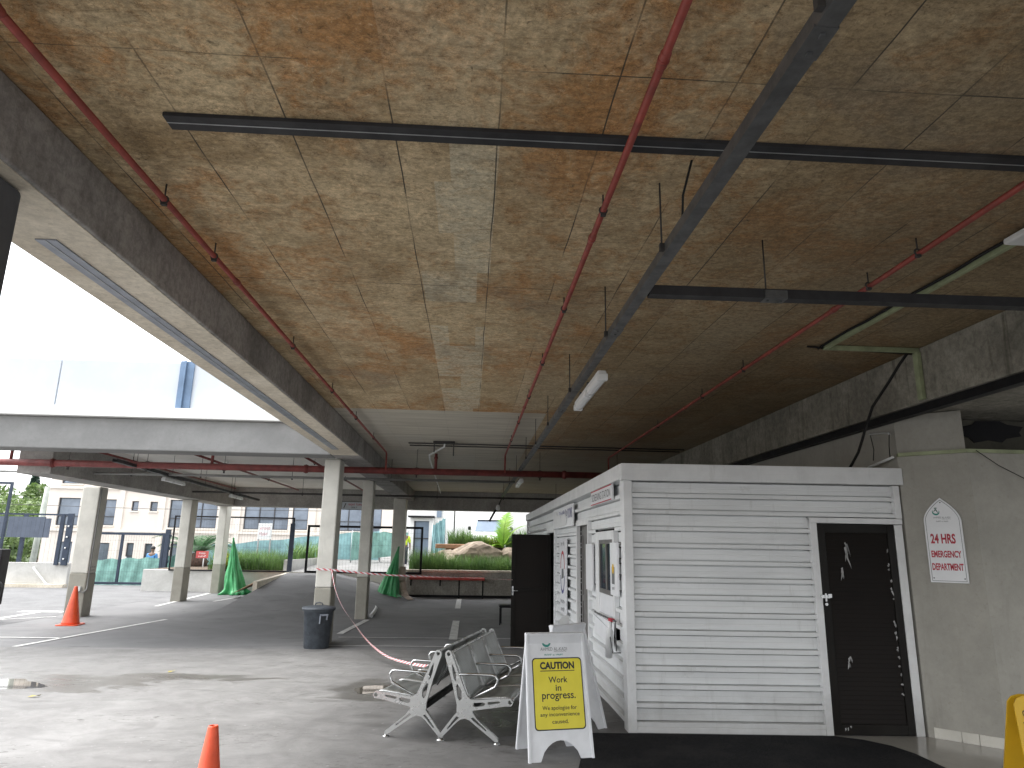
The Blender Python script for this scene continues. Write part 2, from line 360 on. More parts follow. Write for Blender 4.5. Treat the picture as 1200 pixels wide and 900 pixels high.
mk_mesh_fence()

for nm in ('door_dark', 'door_frame_dark', 'channel_grey', 'black_metal', 'mat_black', 'cable_black', 'dark_pipe'):
    MATS[nm].node_tree.nodes['Principled BSDF'].inputs['Specular IOR Level'].default_value = .15
# ------------------------------------------------------------------ mesh helpers
class MB:
    def __init__(s): s.v = []; s.f = []; s.uv = None; s.smooth = set()
    def add(s, vs, fs, smooth=False):
        k = len(s.v); s.v += [tuple(v) for v in vs]
        for f in fs:
            if smooth: s.smooth.add(len(s.f))
            s.f.append([i + k for i in f])
        return s
    def box(s, x0, x1, y0, y1, z0, z1, m=None):
        vs = [Vector((x, y, z)) for z in (z0, z1) for y in (y0, y1) for x in (x0, x1)]
        if m is not None: vs = [m @ v for v in vs]
        return s.add(vs, [(0, 2, 3, 1), (4, 5, 7, 6), (0, 1, 5, 4), (2, 6, 7, 3), (0, 4, 6, 2), (1, 3, 7, 5)])
    def tube(s, pts, r, seg=10, cap=True):
        pts = [Vector(p) for p in pts]; rs = r if isinstance(r, (list, tuple)) else [r] * len(pts)
        vs = []; up = None
        for i, p in enumerate(pts):
            a = pts[max(i - 1, 0)]; c = pts[min(i + 1, len(pts) - 1)]
            t = (c - a).normalized()
            if up is None: up = Vector((0, 0, 1)) if abs(t.z) < .9 else Vector((1, 0, 0))
            u = (up - t * up.dot(t))
            if u.length < 1e-4: u = t.orthogonal()
            u.normalize(); up = u; wv = t.cross(u)
            for k in range(seg):
                an = 2 * math.pi * k / seg
                vs.append(p + (u * math.cos(an) + wv * math.sin(an)) * rs[i])
        fs = []
        for i in range(len(pts) - 1):
            for k in range(seg):
                k2 = (k + 1) % seg
                fs.append((i * seg + k, i * seg + k2, (i + 1) * seg + k2, (i + 1) * seg + k))
        s.add(vs, fs, True)
        if cap:
            b = len(s.v) - len(vs)
            s.f.append([b + k for k in reversed(range(seg))]); s.f.append([b + (len(pts) - 1) * seg + k for k in range(seg)])
        return s
    def bar(s, a, b, wx, wz, up=(0, 0, 1)):
        a, b = Vector(a), Vector(b); t = (b - a).normalized(); up = Vector(up)
        x = t.cross(up)
        if x.length < 1e-4: x = t.cross(Vector((1, 0, 0)))
        x.normalize(); z = x.cross(t)
        vs = [p + x * (sx * wx / 2) + z * (sz * wz / 2) for p in (a, b) for sz in (-1, 1) for sx in (-1, 1)]
        return s.add(vs, [(0, 1, 3, 2), (4, 6, 7, 5), (0, 4, 5, 1), (2, 3, 7, 6), (0, 2, 6, 4), (1, 5, 7, 3)])
    def lathe(s, prof, seg=24, m=None, smooth=True, rfun=None):
        vs = []
        for r, z in prof:
            for k in range(seg):
                a = 2 * math.pi * k / seg; rr = r * (rfun(a, z) if rfun else 1)
                vs.append(Vector((rr * math.cos(a), rr * math.sin(a), z)))
        if m is not None: vs = [m @ v for v in vs]
        fs = [(i * seg + k, i * seg + (k + 1) % seg, (i + 1) * seg + (k + 1) % seg, (i + 1) * seg + k) for i in range(len(prof) - 1) for k in range(seg)]
        s.add(vs, fs, smooth)
        b = len(s.v) - len(vs)
        s.f.append([b + k for k in reversed(range(seg))]); s.f.append([b + (len(prof) - 1) * seg + k for k in range(seg)])
        return s
    def prism(s, poly, d0, d1, fn):
        """poly (a,b) list; fn(a,b,d)->point"""
        n = len(poly)
        vs = [fn(a, b, d0) for a, b in poly] + [fn(a, b, d1) for a, b in poly]
        return s.add(vs, [tuple(range(n)), tuple(range(2 * n - 1, n - 1, -1))] + [(i, i + n, (i + 1) % n + n, (i + 1) % n) for i in range(n)])
    def quad(s, *p): return s.add(p, [tuple(range(len(p)))])

ROOT = {}
def link(name, me, parent=None):
    o = bpy.data.objects.new(name, me); COL.objects.link(o)
    if parent is not None: o.parent = parent
    return o
def tag(o, label=None, cat=None, group=None, kind=None):
    if label: o['label'] = label
    if cat: o['category'] = cat
    if group: o['group'] = group
    if kind: o['kind'] = kind
    return o
def thing(name, loc, label, cat, rz=0, group=None, kind=None):
    o = bpy.data.objects.new(name, None); COL.objects.link(o)
    o.location = loc; o.rotation_euler = (0, 0, rz); o.empty_display_size = .1
    ROOT[o] = Matrix.Translation(loc) @ Matrix.Rotation(rz, 4, 'Z')
    return tag(o, label, cat, group, kind)
def world_inv(parent):
    p = parent
    while p is not None:
        if p in ROOT: return ROOT[p].inverted()
        p = p.parent
    return Matrix.Identity(4)
def mesh_from(name, mb, mt):
    me = bpy.data.meshes.new(name); me.from_pydata(mb.v, [], mb.f); me.materials.append(MATS[mt])
    for i in mb.smooth: me.polygons[i].use_smooth = True
    me.update(); return me
def bev(o, w, seg=2):
    b = o.modifiers.new('bevel', 'BEVEL'); b.width = w; b.segments = seg; b.limit_method = 'ANGLE'; b.angle_limit = R(40); b.harden_normals = False
    return o
def part(name, mb, mt, parent, label=None, local=False, bevel=0):
    me = mesh_from(name, mb, mt)
    bm = bmesh.new(); bm.from_mesh(me); bmesh.ops.recalc_face_normals(bm, faces=bm.faces); bm.to_mesh(me); bm.free()
    if not local: me.transform(world_inv(parent))
    o = link(name, me, parent)
    if label: o['label'] = label
    if bevel: bev(o, bevel)
    return o
def single(name, mb, mt, label=None, cat=None, group=None, kind=None, bevel=0, recalc=True, keep=False):
    me = mesh_from(name, mb, mt)
    if recalc:
        bm = bmesh.new(); bm.from_mesh(me); bmesh.ops.recalc_face_normals(bm, faces=bm.faces); bm.to_mesh(me); bm.free()
    loc = Vector((0, 0, 0))
    if not keep and mb.v:
        a = np.array(mb.v); mn, mx = a.min(0), a.max(0); loc = Vector(((mn[0] + mx[0]) / 2, (mn[1] + mx[1]) / 2, mn[2]))
        me.transform(Matrix.Translation(-loc))
    o = link(name, me); o.location = loc; ROOT[o] = Matrix.Translation(loc)
    if bevel: bev(o, bevel)
    return tag(o, label, cat, group, kind)
def struct(name, mb, mt, **k): return single(name, mb, mt, kind='structure', keep=True, **k)

def text(s, width, height, mt, m, parent, name='lettering', bold=0.0, align='CENTER', depth=.0008, shear=0):
    """writing fitted to width x height in the plane of m (x right, y up, z out), centred at its origin"""
    c = bpy.data.curves.new('lettering', 'FONT'); c.body = s; c.size = 1; c.align_x = 'LEFT'; c.offset = bold; c.shear = shear; c.resolution_u = 3
    c.extrude = 0
    t = bpy.data.objects.new('lettering_tmp', c); COL.objects.link(t)
    dg = bpy.context.evaluated_depsgraph_get(); dg.update()
    me = bpy.data.meshes.new_from_object(t.evaluated_get(dg)); bpy.data.objects.remove(t); bpy.data.curves.remove(c)
    co = np.array([v.co[:] for v in me.vertices]); mn, mx = co.min(0), co.max(0)
    sx = width / (mx[0] - mn[0]); sy = height / (mx[1] - mn[1]) if height else sx
    me.transform(Matrix.Translation((0, 0, depth)) @ Matrix.Diagonal((sx, sy, 1, 1)) @ Matrix.Translation((-(mn[0] + mx[0]) / 2, -(mn[1] + mx[1]) / 2, 0)))
    me.transform(world_inv(parent) @ m); me.materials.clear(); me.materials.append(MATS[mt])
    return link(name, me, parent)
def print_marks(m, width, height, mt, parent, words=(5, 4), seed=1, name='faded_print'):
    """print too small or faded to read in the photograph: letter-sized strokes, no words"""
    r_ = random.Random(seed); n = sum(words) + len(words) - 1; cw = width / n; b = MB(); x = -width / 2
    for wi, k in enumerate(words):
        for _ in range(k):
            h = height * r_.choice((.75, 1, .75, .9)); t_ = cw * .22
            for px, z0, z1 in ((.10, 0, 1), (.62, r_.choice((0, .4)), 1)):
                b.add([m @ Vector(p) for p in ((x + px * cw, -height / 2 + h * z0, .001), (x + px * cw + t_, -height / 2 + h * z0, .001), (x + px * cw + t_, -height / 2 + h * z1, .001), (x + px * cw, -height / 2 + h * z1, .001))], [(0, 1, 2, 3)])
            zz = -height / 2 + h * r_.choice((0, .45, .8))
            b.add([m @ Vector(p) for p in ((x + .1 * cw, zz, .0013), (x + .8 * cw, zz, .0013), (x + .8 * cw, zz + h * .2, .0013), (x + .1 * cw, zz + h * .2, .0013))], [(0, 1, 2, 3)])
            x += cw
        x += cw
        part(name, b, mt, parent); b = MB()
def plane_matrix(o, xdir, ydir):
    x = Vector(xdir).normalized(); y = Vector(ydir).normalized(); z = x.cross(y)
    return Matrix(((x.x, y.x, z.x, o[0]), (x.y, y.y, z.y, o[1]), (x.z, y.z, z.z, o[2]), (0, 0, 0, 1)))
def emblem(m, size, parent):
    """crescent bowl with a small bowed figure, as on the hospital's boards"""
    mb = MB(); n = 22; pts = []
    for i in range(n + 1):
        a = R(150) + R(255) * i / n; pts.append((.5 * math.cos(a), .5 * math.sin(a)))
    for i in range(n, -1, -1):
        a = R(150) + R(255) * i / n; t = i / n; r = .5 - .2 * math.sin(math.pi * t) - .02; pts.append((r * math.cos(a) + .03, r * math.sin(a) + .03))
    fs = [(i, i + 1, 2 * n - i, 2 * n + 1 - i) for i in range(n)]
    mb.add([m @ Vector((x * size, y * size, .0008)) for x, y in pts], fs)
    part('emblem', mb, 'ink_teal', parent)
    g = MB()
    def st(a, b, wd):
        a, b = Vector((*a, 0)), Vector((*b, 0)); t = (b - a).normalized(); p = Vector((-t.y, t.x, 0)) * wd
        g.add([m @ Vector((q.x * size, q.y * size, .0014)) for q in (a + p, a - p, b - p * .5, b + p * .5)], [(0, 1, 2, 3)])
    st((.0, .42), (.28, -.1), .09); st((.0, .42), (-.28, .05), .07); st((.05, .5), (.22, .66), .05); st((-.05, .5), (-.2, .64), .05)
    g.add([m @ Vector(((.0 + .09 * math.cos(k)) * size, (.62 + .09 * math.sin(k)) * size, .0014)) for k in np.linspace(0, 5.6, 9)], [tuple(range(9))])
    part('emblem_figure', g, 'ink_green', parent)
def plate2d(name, outer, holes, th, fn, mt, parent, local=False):
    """flat plate with holes; fn maps (a,b,d) to a point"""
    c = bpy.data.curves.new('plate', 'CURVE'); c.dimensions = '2D'; c.fill_mode = 'BOTH'; c.extrude = th / 2
    for lp in [outer] + holes:
        sp = c.splines.new('POLY'); sp.points.add(len(lp) - 1); sp.use_cyclic_u = True
        for i, (a, b) in enumerate(lp): sp.points[i].co = (a, b, 0, 1)
    t = bpy.data.objects.new('plate_tmp', c); COL.objects.link(t); dg = bpy.context.evaluated_depsgraph_get(); dg.update()
    me = bpy.data.meshes.new_from_object(t.evaluated_get(dg)); bpy.data.objects.remove(t); bpy.data.curves.remove(c)
    for v in me.vertices: v.co = fn(*v.co)
    me.materials.clear(); me.materials.append(MATS[mt])
    if not local: me.transform(world_inv(parent))
    return link(name, me, parent)
def circ(cx, cy, r, n=14): return [(cx + r * math.cos(2 * math.pi * k / n), cy + r * math.sin(2 * math.pi * k / n)) for k in range(n)]

def zg(y): return float(np.interp(y, [8, 12], [0, -.1]))

# ------------------------------------------------------------------ ground
def sheet(name, xs, ys, mt, h, dz=0.0):
    mb = MB(); n = len(xs)
    for y in ys:
        for x in xs: mb.v.append((x, y, h(x, y) + dz))
    for j in range(len(ys) - 1):
        for i in range(n - 1): mb.f.append([j * n + i, j * n + i + 1, (j + 1) * n + i + 1, (j + 1) * n + i])
    return struct(name, mb, mt)
def hg(x, y):
    h = zg(y)
    if y > 29.4:                                     # site outside falls away on the left, is level on the right
        t = min(1, (y - 29.4) / 9); k = np.interp(x, [-13, -7], [1, 0])
        h = h - 1.2 * t * k
    return h
sheet('ground', [-900, -200, -60, -30, -20, -13, -7, -2.5, 3, 10, 30, 200, 900], [-60, -8, 8, 12, 20, 29.4, 34, 38.4, 60, 200, 1500], 'asphalt', hg)
ap = [(-14, -9), (8.5, -9), (8.5, 12.62), (-14, 12.42)]
mb = MB()
ys = [-9, 8, 12]
for y in ys: mb.v += [(-14, y, zg(y) + .004), (8.5, y, zg(y) + .004)]
mb.v += [(-14, 12.42, -.096), (8.5, 12.66, -.096)]
for i in range(3): mb.f.append([2 * i, 2 * i + 1, 2 * i + 3, 2 * i + 2])
struct('concrete_apron', mb, 'apron_concrete')
mb = MB(); mb.add([(x, y, zg(y) + .004) for x, y in ((-60, 12.42), (-9.6, 12.42), (-9.6, 29.2), (-60, 29.2))], [(0, 1, 2, 3)]); struct('yard', mb, 'yard_concrete')
mb = MB(); mb.add([(x, y, .004) for x, y in ((-60, -60), (-14, -60), (-14, 8), (-60, 8))], [(0, 1, 2, 3)]); mb.add([(-60, 8, .004), (-14, 8, .004), (-14, 12.42, -.096), (-60, 12.42, -.096)], [(0, 1, 2, 3)]); struct('yard', mb, 'yard_concrete')
def flat(name, poly, mt, dz, **k):
    mb = MB(); mb.add([(x, y, zg(y) + dz) for x, y in poly], [tuple(range(len(poly)))])
    return struct(name, mb, mt, **k)
flat('tiled_floor', [(3.30, 6.68), (3.30, 2), (8, 2), (8, 6.22), (4.74, 6.22), (4.27, 6.66)], 'tile_floor', .008)
# painted lines
def line(a, b, wd, dz=.009):
    a, b = Vector((*a, 0)), Vector((*b, 0)); t = (b - a).normalized(); p = Vector((-t.y, t.x, 0)) * wd / 2
    mb = MB(); mb.add([(q.x, q.y, zg(q.y) + dz) for q in (a + p, a - p, b - p, b + p)], [(0, 1, 2, 3)])
    struct('painted_line', mb, 'road_paint')
for a, b, wd in (((-7.46, 12.5), (-6.85, 16.9), .10), ((-9.5, 13.66), (-7.3, 13.60), .08), ((-10.4, 16.74), (-10.45, 18.3), .14),
                 ((-.25, 13.9), (-.25, 17.3), .16), ((-.27, 20.6), (-.27, 24.4), .16), ((-2.45, 14.1), (2.2, 14.1), .06), ((-2.45, 12.95), (1.4, 12.95), .05),
                 ((-2.52, 14.6), (-2.36, 17.3), .13), ((-8.5, 20.2), (-8.95, 25.4), .12), ((-11.5, 15.4), (-9.45, 17.2), .07), ((-7.6, 22.0), (-7.3, 25.3), .1)):
    line(a, b, wd)
mb = MB(); mb.add([(x, y, -.090) for x, y in ((-10.95, 18.2), (-9.6, 18.25), (-9.6, 18.55), (-10.95, 18.5))], [(0, 1, 2, 3)]); struct('painted_arrow', mb, 'road_paint')
def blob(cx, cy, pts_r, seed, dz, name, mt, stretch=1.0):
    rr = random.Random(seed); n = 40; ph = [rr.uniform(0, 6.28) for _ in range(5)]
    poly = []
    for i in range(n):
        a = 2 * math.pi * i / n; r = 1 + .18 * math.sin(2 * a + ph[0]) + .12 * math.sin(3 * a + ph[1]) + .08 * math.sin(5 * a + ph[2]) + .05 * math.sin(9 * a + ph[3])
        poly.append((cx + pts_r[0] * r * math.cos(a), cy + pts_r[1] * r * math.sin(a)))
    mb = MB(); mb.add([(cx, cy, zg(cy) + dz)] + [(x, y, zg(y) + dz) for x, y in poly], [(0, 1 + i, 1 + (i + 1) % n) for i in range(n)])
    struct(name, mb, mt)
blob(-5.75, 8.95, (.72, .44), 3, .006, 'puddle', 'puddle_water')
blob(-1.1, 8.8, (.20, .26), 15, .006, 'puddle', 'puddle_water')
# exit ramp between kerb wall and the retaining wall
def hr(x, y): return float(np.interp(y, [17, 19, 25.4, 40], [-.0985, -.02, .63, 1.15]))
def hr2(x, y): return -.0985 + (hr(x, y) + .0985) * float(np.interp(x, [-4.6, -3.2, -1.9], [1, .62, 0]))
sheet('ramp', [-6.35, -5, -4.6, -4.2, -3.8, -3.4, -3, -2.6, -2.3, -1.9], [17, 18, 19, 20, 21, 22, 23, 24, 25.4], 'asphalt', hr2)
sheet('ramp_road', [-6.35, -.9], [25.55, 28, 33, 40], 'apron_concrete', hr)
mb = MB(); mb.box(-6.3, -2.16, 25.4, 25.55, -.1, .66); struct('ramp_kerb', mb, 'skirting_tile')
flat('mat_floor', [], 'mat_black', 0) if False else None
# black entrance mat
mb = MB(); poly = [(1.12, 6.74), (3.40, 6.64), (3.60, 6.52), (3.74, 6.33), (3.80, 6.1), (3.80, 5.2), (3.6, 4.6), (.9, 4.6), (.86, 5.6)]
mb.prism(poly, .006, .016, lambda a, b, d: (a, b, d)); single('door_mat', mb, 'mat_black', 'black fibre mat lying on the floor before the white cabin', 'mat')
for x, y, r_ in ((-4.6, 8.2, .3), (-3.9, 10.0, 1.2)):
    mb = MB(); c, s_ = math.cos(r_), math.sin(r_)
    mb.add([(x + c * a - s_ * b, y + s_ * a + c * b, zg(y) + .01 + h) for a, b, h in ((-.06, 0, 0), (-.02, .025, .012), (.05, .01, .004), (.07, 0, .02), (.02, -.03, .012), (-.03, -.02, .004))], [(0, 1, 5), (1, 2, 4, 5), (2, 3, 4)])
    single('fallen_leaf', mb, 'leaf_dry', 'dry yellow leaf lying on the wet concrete near the left puddle', 'leaf', group='fallen leaves by the puddle')

# ------------------------------------------------------------------ car-park deck
mb = MB(); mb.box(-2.3, 9, -3.4, 25.6, 3.55, 3.85)
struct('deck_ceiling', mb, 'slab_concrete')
mb = MB(); mb.box(-9.2, -2.301, 12.45, 25.6, 3.55, 3.85); struct('left_deck_ceiling', mb, 'left_soffit')
def beam(name, x0, x1, y0, y1, z0, z1, side, label, soffit='soffit_concrete'):
    """soffit skin 3 mm proud below a beam body"""
    t = thing(name, ((x0 + x1) / 2, (y0 + y1) / 2, z0), label, 'beam', kind='thing')
    b = MB(); b.box(x0, x1, y0, y1, z0 + .003, z1); part('beam_body', b, side, t, bevel=.012)
    return t
t = beam('concrete_beam', -2.52, -2.0, -1.2, 25.0, 3.2, 3.548, 'stained_beam', 'long grey concrete beam above the column row, running from the left edge into depth')
b = MB(); b.box(-2.50, -2.02, -1.18, 12.40, 3.198, 3.2025); part('soffit', b, 'soffit_concrete', t)
b = MB(); b.box(-2.345, -2.235, 3.5, 11.6, 3.19, 3.1975); part('cover_strip', b, 'channel_pale', t)
b = MB(); b.box(-2.293, -2.287, 3.5, 11.6, 3.187, 3.1895); part('cover_seam', b, 'seam_metal', t)
t = thing('edge_beam', (-5.6, 12.42, 3.2), 'pale painted concrete edge beam crossing the left side under a white parapet', 'beam', kind='thing')
b = MB(); b.box(-9.4, -2.53, 12.42, 12.95, 3.2, 3.77); part('beam_body', b, 'edge_concrete', t, bevel=.02)
b = MB(); b.box(-9.4, -2.53, 12.30, 12.95, 3.772, 3.955); part('deck_edge', b, 'building_white', t, bevel=.01)
t = thing('parapet_wall', (-6, 12.5, 3.96), 'white panelled parapet on the edge of the upper deck', 'parapet', kind='thing')
b = MB(); xs = [-12, -7.49, -2.6]
for i in range(2): b.box(xs[i] + .012, xs[i + 1] - .012, 12.50, 12.6, 3.958, 4.84)
part('panel', b, 'parapet_white', t, bevel=.006)
b = MB(); b.box(-5.36, -5.26, 12.44, 12.495, 3.958, 4.86); b.box(-5.25, -5.12, 12.46, 12.495, 3.958, 4.86); b.box(-5.275, -5.245, 12.40, 12.44, 3.958, 4.86); part('steel_post', b, 'blue_steel', t)
beam('concrete_beam', -8.95, -8.3, 14.1, 25.0, 2.9, 3.548, 'beam_concrete', 'grey concrete beam carried by the far left row of columns')
beam('concrete_beam', -8.95, 9, 25.0, 25.45, 2.88, 3.548, 'beam_concrete', 'grey concrete beam closing the far end of the parking deck')
t = beam('concrete_beam', 4.2, 9.0, -3.2, 25.0, 3.03, 3.548, 'mossy_beam', 'stained concrete beam above the right wall, over the white cabin')
b = MB(); b.box(4.23, 4.32, -1.0, 24, 2.955, 3.028); part('shadow_gap', b, 'black_metal', t)
# recessed cover strips across the slab
t = thing('ceiling_channel', (2.8, 2.9, 3.5), 'long dark grey double strip fixed flat across the stained ceiling', 'channel')
b = MB(); b.box(-1.45, 8.5, 2.835, 2.885, 3.53, 3.549); b.box(-1.45, 8.5, 2.892, 2.945, 3.53, 3.549); part('strip', b, 'channel_grey', t)
b = MB(); b.box(-1.45, 8.5, 2.886, 2.891, 3.528, 3.54); part('seam', b, 'seam_metal', t)

# columns
def column(x0, x1, y0, y1, zt, label, dado=.98):
    zb = zg((y0 + y1) / 2)
    t = thing('concrete_column', ((x0 + x1) / 2, (y0 + y1) / 2, zb), label, 'column', kind='thing')
    b = MB(); b.box(x0, x1, y0, y1, zb + dado, zt); part('shaft', b, 'column_paint', t, bevel=.022)
    b = MB(); b.box(x0 - .003, x1 + .003, y0 - .003, y1 + .003, zb - .02, zb + dado - .001); part('dado', b, 'dado_paint', t, bevel=.022)
    return t
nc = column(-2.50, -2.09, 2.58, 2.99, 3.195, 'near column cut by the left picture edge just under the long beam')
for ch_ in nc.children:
    if ch_.name.startswith('shaft'): ch_.data.materials[0] = MATS['backlit_concrete']  # shaft is backlit: its shade is put into the concrete colour
c3 = column(-2.74, -2.45, 13.0, 13.45, 3.2, 'cream column with beige foot standing behind the grey bin')
column(-2.68, -2.42, 17.4, 17.8, 3.2, 'cream column second from the grey bin along the long beam')
column(-2.62, -2.2, 24.0, 24.6, 3.2, 'cream column furthest along the long beam, next to the right green cover')
c1 = column(-9.33, -8.93, 17.25, 17.65, 2.9, 'cream column standing behind the far orange cone')
column(-8.82, -8.52, 21.85, 22.35, 2.9, 'cream column in the middle of the far left row')
column(-8.96, -8.68, 25.46, 25.96, 3.0, 'cream column at the ramp wall beside the left green cover')
b = MB(); b.tube([(-8.915, 17.3, 2.85), (-8.915, 17.3, .75), (-8.9, 17.28, .6), (-8.87, 17.22, .52), (-8.93, 17.2, .45), (-9.05, 17.2, .48)], .018, 8); part('conduit', b, 'grey_pipe', c1)
b = MB(); b.box(-9.12, -9.0, 17.17, 17.24, .48, .58); part('tap_box', b, 'white_plastic', c1)
fm = plane_matrix((-8.927, 17.46, .92), (0, 1, 0), (0, 0, 1))
for i in range(3):
    print_marks(fm @ Matrix.Translation((0, .1 - .07 * i, .002)), (.22, .18, .08)[i], .035, 'ink_grey', c1, ((5, 4), (7,), (3,))[i], i)

# right-hand building wall: straight, canted pier, front
wt = thing('building_wall', (4.6, 6.5, 0), 'beige plastered wall with a canted corner right of the cabin door', 'wall', kind='thing')
b = MB()
b.prism([(4.30, 24.9), (4.30, 6.66), (4.73, 6.24), (8.5, 6.24), (8.5, 6.6), (4.9, 6.6), (4.7, 7), (4.7, 24.9)], -.02, 2.60, lambda x, y, z: (x, y, z)); part('wall', b, 'plaster_grey', wt)
b = MB(); b.prism([(4.33, 24.9), (4.33, 6.70), (4.46, 6.55), (4.745, 6.28), (4.78, 6.7), (4.7, 24.9)], 2.604, 3.02, lambda x, y, z: (x, y, z)); part('upper_pier', b, 'plaster_grey', wt)
b = MB(); b.prism([(4.285, 6.62), (4.50, 6.43), (4.715, 6.225), (8.5, 6.225), (8.5, 6.32), (4.755, 6.32), (4.56, 6.50), (4.33, 6.72)], 2.601, 2.635, lambda x, y, z: (x, y, z)); part('ledge', b, 'green_conduit', wt)
b = MB(); b.box(4.80, 8.5, 6.75, 6.9, 2.604, 3.02); part('recess_back', b, 'plaster_shaded', wt)  # shade of the recess is put into this darker plaster colour
b = MB(); b.prism([(5.05, 2.86), (5.10, 2.90), (5.09, 2.95), (5.2, 2.97), (5.24, 3.01), (5.5, 3.015), (5.58, 2.98), (5.75, 2.96), (5.70, 2.90), (5.72, 2.86), (5.55, 2.83), (5.5, 2.79), (5.36, 2.81), (5.2, 2.78), (5.15, 2.83)], 6.735, 6.748, lambda x, z, y: (x, y, z)); part('broken_hole', b, 'black_metal', wt)
b = MB()
dgx, dgy = (4.73 - 4.27) / .63, (6.24 - 6.67) / .63
sk = lambda a, z, d: (4.30 + (4.73 - 4.30) / .60 * a - dgy * -d * 1 - 0, 6.66 + (6.24 - 6.66) / .60 * a - d * .72, z)
L_ = math.hypot(.43, .42); ux, uy = .43 / L_, -.42 / L_; nx, ny = -.42 / L_, -.43 / L_
def cant(a, z, d): return (4.30 + ux * a + nx * d, 6.66 + uy * a + ny * d, z)
for a0, a1 in ((.05, .262), (.266, .398), (.402, L_ + .004)):
    b.prism([(a0, 0.0), (a1, 0.0), (a1, .095), (a0, .095)], .001, .012, lambda a, z, d: cant(a, z, d))
b.box(4.745, 8.5, 6.226, 6.2385, 0, .095); part('skirting', b, 'skirting_tile', wt)

# ------------------------------------------------------------------ overhead services
def pipe(name, pts, r, mt, label, cat, seg=12, couplings=(), hangers=(), htop=3.55, group=None, cr=1.25):
    p0 = pts[0]; t = thing(name, p0, label, cat, group=group)
    b = MB(); b.tube(pts, r, seg); part('pipe', b, mt, t)
    for q in couplings:
        d = Vector(q[1]).normalized() * .035; c = Vector(q[0]); b = MB()
        b.tube([c - d * 1.2, c - d, c + d, c + d * 1.2], [r * 1.05, r * cr, r * cr, r * 1.05], seg)
        b.tube([c - d * .25, c + d * .25], r * (cr + .12), seg); part('coupling', b, mt, t)
    for h in hangers:
        b = MB(); h = Vector(h); b.tube([h + Vector((0, 0, r)), (h.x, h.y, htop - .002)], .005, 6)
        b.tube([h + Vector((r * 1.15 * math.cos(a), 0, r * 1.15 * math.sin(a))) for a in np.linspace(0, 6.28, 13)], .006, 5)
        b.box(h.x - .014, h.x + .014, h.y - .012, h.y + .012, h.z - r * 1.9, h.z - r); part('hanger', b, 'dark_pipe', t)
    return t
Y_ = (0, 1, 0); X_ = (1, 0, 0)
pipe('sprinkler_pipe', [(-1.71, -1, 3.455), (-1.71, 12.2, 3.455), (-1.71, 13.80, 3.455), (-1.71, 13.86, 3.42), (-1.71, 13.86, 3.1)], .0175, 'red_pipe', 'thin red sprinkler pipe running along beside the long left beam', 'pipe',
     couplings=[((-1.71, 2.12, 3.455), Y_), ((-1.71, 4.7, 3.455), Y_), ((-1.71, 9.6, 3.455), Y_)], hangers=[(-1.71, y, 3.455) for y in (3.5, 4.25, 6.3, 8.2, 10, 11.9)], group=None)
pipe('sprinkler_pipe', [(.68, -1, 3.455), (.68, 12.5, 3.455), (.68, 13.80, 3.455), (.68, 13.86, 3.42), (.68, 13.86, 3.1)], .0175, 'red_pipe', 'thin red sprinkler pipe in the middle of the ceiling, left of the grey cable tray', 'pipe',
     couplings=[((.68, 2.2, 3.455), Y_), ((.68, 3.75, 3.455), Y_), ((.68, 8.9, 3.455), Y_)], hangers=[(.68, y, 3.455) for y in (3.4, 5.0, 6.6, 8.2, 10, 11.8)])
pipe('sprinkler_pipe', [(2.68, -1, 3.455), (2.74, 6, 3.455), (2.80, 13.80, 3.455), (2.80, 13.86, 3.42), (2.80, 13.86, 3.1)], .0175, 'red_pipe', 'thin red sprinkler pipe right of the cable tray, nearest the right wall', 'pipe',
     couplings=[((2.73, 4.8, 3.455), Y_), ((2.76, 8.6, 3.455), Y_)], hangers=[(x, y, 3.455) for x, y in ((2.70, 3.75), (2.71, 4.3), (2.74, 6.6), (2.75, 7.9), (2.78, 10))])
t = pipe('sprinkler_main', [(-11, 13.95, 3.1), (4.15, 13.95, 3.1)], .066, 'red_pipe_dark', 'thick red sprinkler main crossing the whole deck from left to right', 'pipe', 14,
     couplings=[((x, 13.95, 3.1), X_) for x in (-8.2, -3.3, 1.9)], hangers=[(x, 13.95, 3.1) for x in (-7.9, -6.4, -4.9, -1.1, 1.4, 3.0)])
for x in (-9.0, -5.15, -.72):
    b = MB(); b.tube([(x, 13.95, 3.15), (x, 13.95, 3.47)], .03, 10); b.tube([(x, 13.95, 3.36), (x, 13.95, 3.40)], .04, 10); part('riser', b, 'red_pipe_dark', t)
pipe('service_pipe', [(-11, 15.7, 3.08), (1.0, 15.6, 3.08)], .028, 'grey_pipe', 'grey service pipe hanging across just behind the red main', 'pipe', hangers=[(x, 15.68, 3.08) for x in (-7.5, -6.0, -4.0, -1.8)])
pipe('service_pipe', [(-8.2, 20.95, 3.08), (4.1, 20.95, 3.08)], .028, 'dark_pipe', 'dark service pipe hanging across the deck farther back', 'pipe', hangers=[(x, 20.95, 3.08) for x in (-7.0, -5.0, -3.0, -1.0, 1.0, 2.6)])
pipe('service_pipe', [(-1.2, 12.95, 3.53), (4.1, 12.95, 3.53)], .012, 'dark_pipe', 'thin dark pipe against the ceiling, the nearer of a pair', 'pipe', 8)
pipe('service_pipe', [(-1.2, 13.25, 3.53), (4.1, 13.25, 3.53)], .012, 'dark_pipe', 'thin dark pipe against the ceiling, the farther of a pair', 'pipe', 8)
pipe('sprinkler_branch', [(-7.8, 13.2, 3.455), (-8.15, 24.5, 3.455)], .024, 'red_pipe_dark', 'dark red branch pipe beside the far left concrete beam', 'pipe', hangers=[(-7.9, 16.5, 3.455)])
pipe('sprinkler_branch', [(-5.86, 13.3, 3.455), (-6.0, 24.5, 3.455)], .026, 'red_pipe_dark', 'dark red branch pipe under the left deck, left of its middle', 'pipe', hangers=[(-5.9, y, 3.455) for y in (17, 20.5)])
